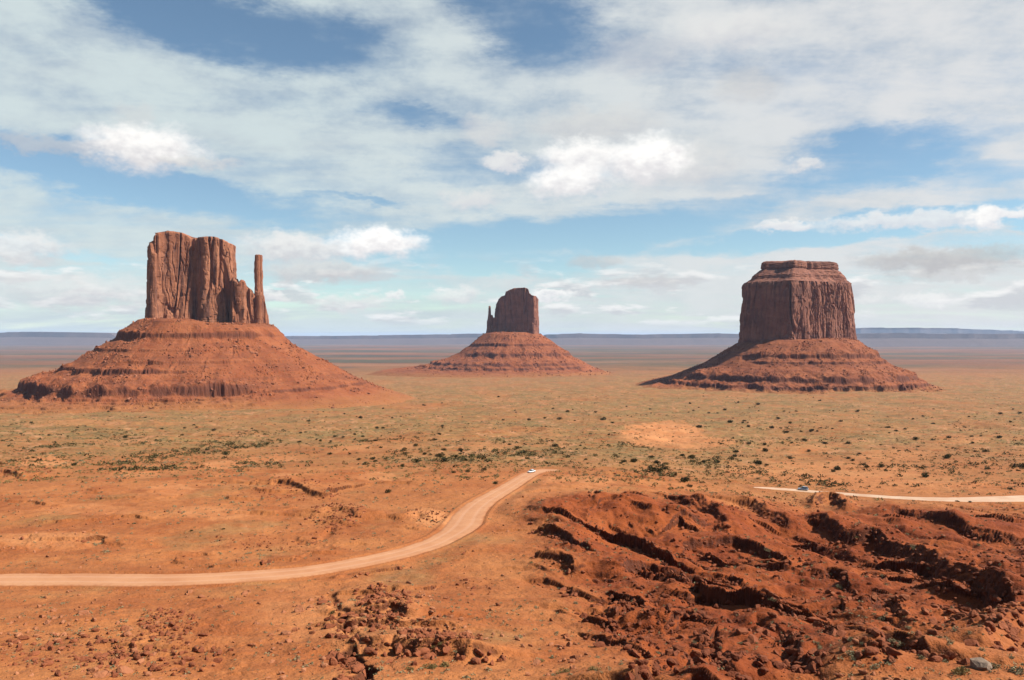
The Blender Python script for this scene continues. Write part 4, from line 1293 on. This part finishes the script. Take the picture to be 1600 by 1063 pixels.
sl_ = slope.reshape(ZG.shape)
ii, jj = np.nonzero((sl_ > 0.15) & (YG > 84) & (YG < 420) & (np.abs(UG) < 0.72))
r = np.random.default_rng(23)
pk = r.choice(len(ii), min(4600, len(ii)), replace=False)
lx_ = XG[ii[pk], jj[pk]] - np.abs(r.normal(0, 1.3, len(pk))) * 0.7
ly_ = YG[ii[pk], jj[pk]] - np.abs(r.normal(0, 1.6, len(pk)))
keep = (poly_near(lx_, ly_, ROAD1)[0] > 7) & (poly_near(lx_, ly_, ROAD2)[0] > 6)
lx_, ly_ = lx_[keep], ly_[keep]
merged("ledge_rubble", lowrocks, np.column_stack([lx_, ly_, gz(lx_, ly_)]), 0.16 + 0.95 * r.random(len(lx_)) ** 3.2, m_boulder)
for tp_, ts_ in TALUS:
    merged('talus_boulders', lowrocks, tp_, ts_, m_talus_block)
vs_pts, vs_sz = [], []
r = np.random.default_rng(17)
for X, Y, rx, ry, n, smx in [(523, 808, 48, 20, 420, 0.75), (675, 808, 44, 10, 200, 0.6), (600, 955, 45, 34, 420, 0.75), (690, 1012, 70, 20, 380, 0.7), (262, 975, 50, 22, 220, 0.7), (180, 1025, 190, 36, 520, 0.8),
                             (450, 770, 90, 16, 260, 0.7), (400, 850, 80, 14, 160, 0.5), (520, 885, 40, 10, 160, 0.6), (1330, 870, 90, 34, 420, 0.9), (1560, 900, 60, 50, 300, 1.0), (1450, 960, 90, 30, 300, 0.9), (930, 830, 90, 40, 260, 0.6),
                             (1010, 990, 60, 40, 260, 0.7), (1170, 790, 120, 20, 260, 0.8), (20, 740, 40, 8, 60, 0.9), (70, 738, 20, 6, 40, 0.9)]:
    for k in range(n):
        a_, q_ = r.uniform(0, 6.28), r.random() ** 0.6
        p_ = on_base(X + rx * q_ * math.cos(a_), Y + ry * q_ * math.sin(a_))
        vs_pts.append((p_[0], p_[1])); vs_sz.append(0.14 + (smx - 0.14) * r.random() ** 3)
vs_pts = np.array(vs_pts); vs_sz = np.array(vs_sz)
keep = (poly_near(vs_pts[:, 0], vs_pts[:, 1], ROAD1)[0] > 7) & (poly_near(vs_pts[:, 0], vs_pts[:, 1], ROAD2)[0] > 6)
vs_pts, vs_sz = vs_pts[keep], vs_sz[keep]
merged("rubble", lowrocks, np.column_stack([vs_pts, gz(vs_pts[:, 0], vs_pts[:, 1])]), vs_sz, m_boulder)

tuftv = []
for i in range(6):
    me = bush_mesh("low_tuft", 16, 0.5, m_sage, 500 + i, 0.6, 3, False)
    tuftv.append(mesh_arrays(me)); bpy.data.meshes.remove(me)
pts, r = random_ground(26000, 74, 900, seed=3, dens=lambda x, y: 0.15 + 0.85 * sstep(0.0, 0.35, fbm(x / 40, y / 60, 4, 85)))
merged("low_scrub", tuftv, pts, (0.14 + 0.40 * r.random(len(pts)) ** 2) * np.clip(pts[:, 1] / 200, 0.8, 2.2), m_sage)
pts, r = random_ground(17000, 350, 2400, seed=4, dens=lambda x, y: 0.1 + 0.9 * sstep(-0.15, 0.3, fbm(x / 170, y / 260, 4, 83)))
merged("desert_scrub", tuftv, pts, (0.5 + 0.9 * r.random(len(pts)) ** 2), m_brush)
pts, r = random_ground(52000, 400, 2600, seed=6, dens=lambda x, y: 0.04 + 0.96 * sstep(0.05, 0.4, fbm(x / 60, y / 110, 4, 183)) * (0.4 + 0.6 * sstep(-0.2, 0.3, fbm(x / 300, y / 420, 3, 185))))
merged("dark_scrub", tuftv, pts, (0.55 + 1.8 * r.random(len(pts)) ** 3), m_dark_brush)


# ------------------------------------------------------------------ cars on the roads
m_white = flat_mat("white_paint", (0.78, 0.79, 0.78), 0.3)
m_blue = flat_mat("pale_blue_paint", (0.42, 0.52, 0.62), 0.3)
m_glass = flat_mat("dark_glass", (0.02, 0.025, 0.03), 0.1)
m_tyre = flat_mat("tyre_rubber", (0.02, 0.02, 0.02), 0.9, 0.1)
m_rim = flat_mat("alloy_rim", (0.5, 0.5, 0.5), 0.35, 0.5, 0.8)
m_lamp = flat_mat("headlight_glass", (0.75, 0.75, 0.72), 0.15)
m_tail = flat_mat("tail_light_red", (0.35, 0.02, 0.02), 0.3)


def loft(sections):
    """sections along x: (x, list of (y, z) half outline from sill to centre top) mirrored"""
    V, nrow = [], None
    for x, prof in sections:
        full = [(x, -yv, zv) for yv, zv in prof] + [(x, yv, zv) for yv, zv in prof[::-1]]
        nrow = len(full)
        V += full
    Fq = []
    for i in range(len(sections) - 1):
        for j in range(nrow):
            Fq.append((i * nrow + j, i * nrow + (j + 1) % nrow, (i + 1) * nrow + (j + 1) % nrow, (i + 1) * nrow + j))
    for base in (0, (len(sections) - 1) * nrow):
        h = nrow // 2
        for j in range(h - 1):
            Fq.append((base + j, base + j + 1, base + nrow - 2 - j, base + nrow - 1 - j))
    return np.array(V), np.array(Fq)


def wheel_arr(r0, wd):
    n = 20
    V, Fq = [], []
    for k, (rr, yy) in enumerate([(r0 * 0.62, -wd / 2), (r0 * 0.95, -wd / 2), (r0, -wd / 4), (r0, wd / 4), (r0 * 0.95, wd / 2), (r0 * 0.62, wd / 2)]):
        for i in range(n):
            a = 2 * math.pi * i / n
            V.append((rr * math.cos(a), yy, rr * math.sin(a)))
    return np.array(V), grid_faces(6, n, True)


def disc_arr(r0, y):
    n = 20
    V = [(r0 * q * math.cos(2 * math.pi * i / n), y + (0.02 if q < 0.5 else 0) * (1 if y > 0 else -1), r0 * q * math.sin(2 * math.pi * i / n)) for q in (1.0, 0.45, 0.05) for i in range(n)]
    return np.array(V), grid_faces(3, n, True)


def car(name, label, p, rz, paint, Lc, suv):
    root = tag(empty(name, p), label, "car")
    root.rotation_euler = (0, 0, rz)
    h = Lc / 2
    hb, ht = (0.95, 1.72) if suv else (0.88, 1.45)
    body = [(-h, [(0.55, 0.38), (0.72, 0.55), (0.70, hb - 0.1), (0.4, hb)]), (-h + 0.12, [(0.75, 0.28), (0.86, 0.5), (0.84, hb - 0.04), (0.5, hb + 0.02)]),
            (-h * 0.5, [(0.80, 0.24), (0.90, 0.5), (0.88, hb), (0.5, hb + 0.04)]), (h * 0.25, [(0.80, 0.24), (0.90, 0.5), (0.88, hb), (0.5, hb + 0.03)]),
            (h * 0.42, [(0.80, 0.24), (0.90, 0.5), (0.87, hb - 0.02), (0.5, hb + 0.02)]), (h - 0.15, [(0.76, 0.28), (0.85, 0.48), (0.80, hb - 0.18), (0.45, hb - 0.13)]), (h, [(0.6, 0.36), (0.7, 0.5), (0.66, hb - 0.28), (0.4, hb - 0.25)])]
    mesh_np("body", *loft(body), paint, True, root)
    rear = -h + (0.15 if suv else 0.75)
    cab = [(rear, [(0.84, hb), (0.80, hb + 0.1), (0.5, hb + 0.14)]), (rear + 0.35, [(0.85, hb), (0.70, ht - 0.10), (0.5, ht - 0.04)]), (-0.1, [(0.86, hb), (0.72, ht - 0.08), (0.5, ht)]), (h * 0.05, [(0.86, hb), (0.70, ht - 0.09), (0.5, ht - 0.01)]), (h * 0.48, [(0.84, hb), (0.80, hb + 0.06), (0.5, hb + 0.08)])]
    mesh_np("windows", *loft(cab), m_glass, False, root)
    roof = [(rear + 0.25, [(0.71, ht - 0.10), (0.70, ht - 0.05), (0.4, ht)]), (-0.1, [(0.735, ht - 0.09), (0.71, ht - 0.03), (0.4, ht + 0.03)]), (h * 0.08, [(0.71, ht - 0.10), (0.69, ht - 0.05), (0.4, ht + 0.01)])]
    mesh_np("roof", *loft(roof), paint, True, root)
    for sx in (-1, 1):
        for sy in (-1, 1):
            V, Fq = wheel_arr(0.34, 0.22)
            wv = mesh_np("wheel", V + (sx * h * 0.62, sy * 0.80, 0.34), Fq, m_tyre, True, root)
            V, Fq = disc_arr(0.21, sy * 0.10)
            mesh_np("rim", V + (sx * h * 0.62, sy * 0.80, 0.34), Fq, m_rim, True, wv)
    for sy in (-1, 1):
        def box(x0, x1, y0, y1, z0, z1):
            V = np.array([(x, y, z) for x in (x0, x1) for y in (y0, y1) for z in (z0, z1)])
            return V, np.array([(0, 1, 3, 2), (4, 6, 7, 5), (0, 4, 5, 1), (2, 3, 7, 6), (0, 2, 6, 4), (1, 5, 7, 3)])
        mesh_np("headlight", *box(h - 0.10, h - 0.005, sy * 0.58 - 0.13, sy * 0.58 + 0.13, 0.56, 0.70), m_lamp, False, root)
        mesh_np("tail_light", *box(-h - 0.012, -h + 0.1, sy * 0.60 - 0.1, sy * 0.60 + 0.1, 0.62, 0.80), m_tail, False, root)
        mesh_np("side_mirror", *box(h * 0.30, h * 0.30 + 0.12, sy * 0.98 - 0.09, sy * 0.98 + 0.09, hb + 0.02, hb + 0.16), paint, False, root)
    return root


def road_pt(L, LZ, X):
    cols = X0 + F * L[:, 0] / L[:, 1]
    return cols


def on_road(L, LZ, k, off=0.0):
    i = int(k)
    f = k - i
    c_ = L[i] * (1 - f) + L[i + 1] * f
    d = L[i + 1] - L[i]
    a = math.atan2(d[1], d[0])
    c_ = c_ + np.array([-math.sin(a), math.cos(a)]) * off
    return (c_[0], c_[1], LZ[i] * (1 - f) + LZ[i + 1] * f + 0.02), a


def near_col(L, X, lo, hi):
    cols = X0 + F * L[lo:hi, 0] / L[lo:hi, 1]
    return lo + int(np.argmin(np.abs(cols - X)))


k1 = near_col(ROAD1, 833, 150, 182)
pc, a = on_road(ROAD1, ROAD1Z, k1, 1.0)
car("car", "white car at the top end of the winding dirt road, by a dark bush", pc, a + math.pi - 0.35, m_white, 4.7, False)
k2 = near_col(ROAD2, 1255, 0, len(ROAD2) - 2)
pc, a = on_road(ROAD2, ROAD2Z, k2, 1.2)
car("car", "light blue car on the thin pale road above the dark badlands", pc, a + math.pi, m_blue, 4.9, True)

# ------------------------------------------------------------------ air
hz = mesh_np("haze", np.array([(x, y, z) for x in (-110000, 110000) for y in (-3000, 95000) for z in (-460, 345)]),
             np.array([(0, 1, 3, 2), (4, 6, 7, 5), (0, 4, 5, 1), (2, 3, 7, 6), (0, 2, 6, 4), (1, 5, 7, 3)]), None, False)
tag(hz, kind='stuff')
m_haze = bpy.data.materials.new("air")
m_haze.use_nodes = True
t = NT(m_haze.node_tree)
pv = t.n('ShaderNodeVolumePrincipled')
pv.inputs['Color'].default_value = (0.52, 0.68, 0.98, 1)
pv.inputs['Density'].default_value = 1.15e-5
pv.inputs['Anisotropy'].default_value = 0.0
om = t.n('ShaderNodeOutputMaterial')
t.t.links.new(pv.outputs[0], om.inputs['Volume'])
hz.data.materials.append(m_haze)
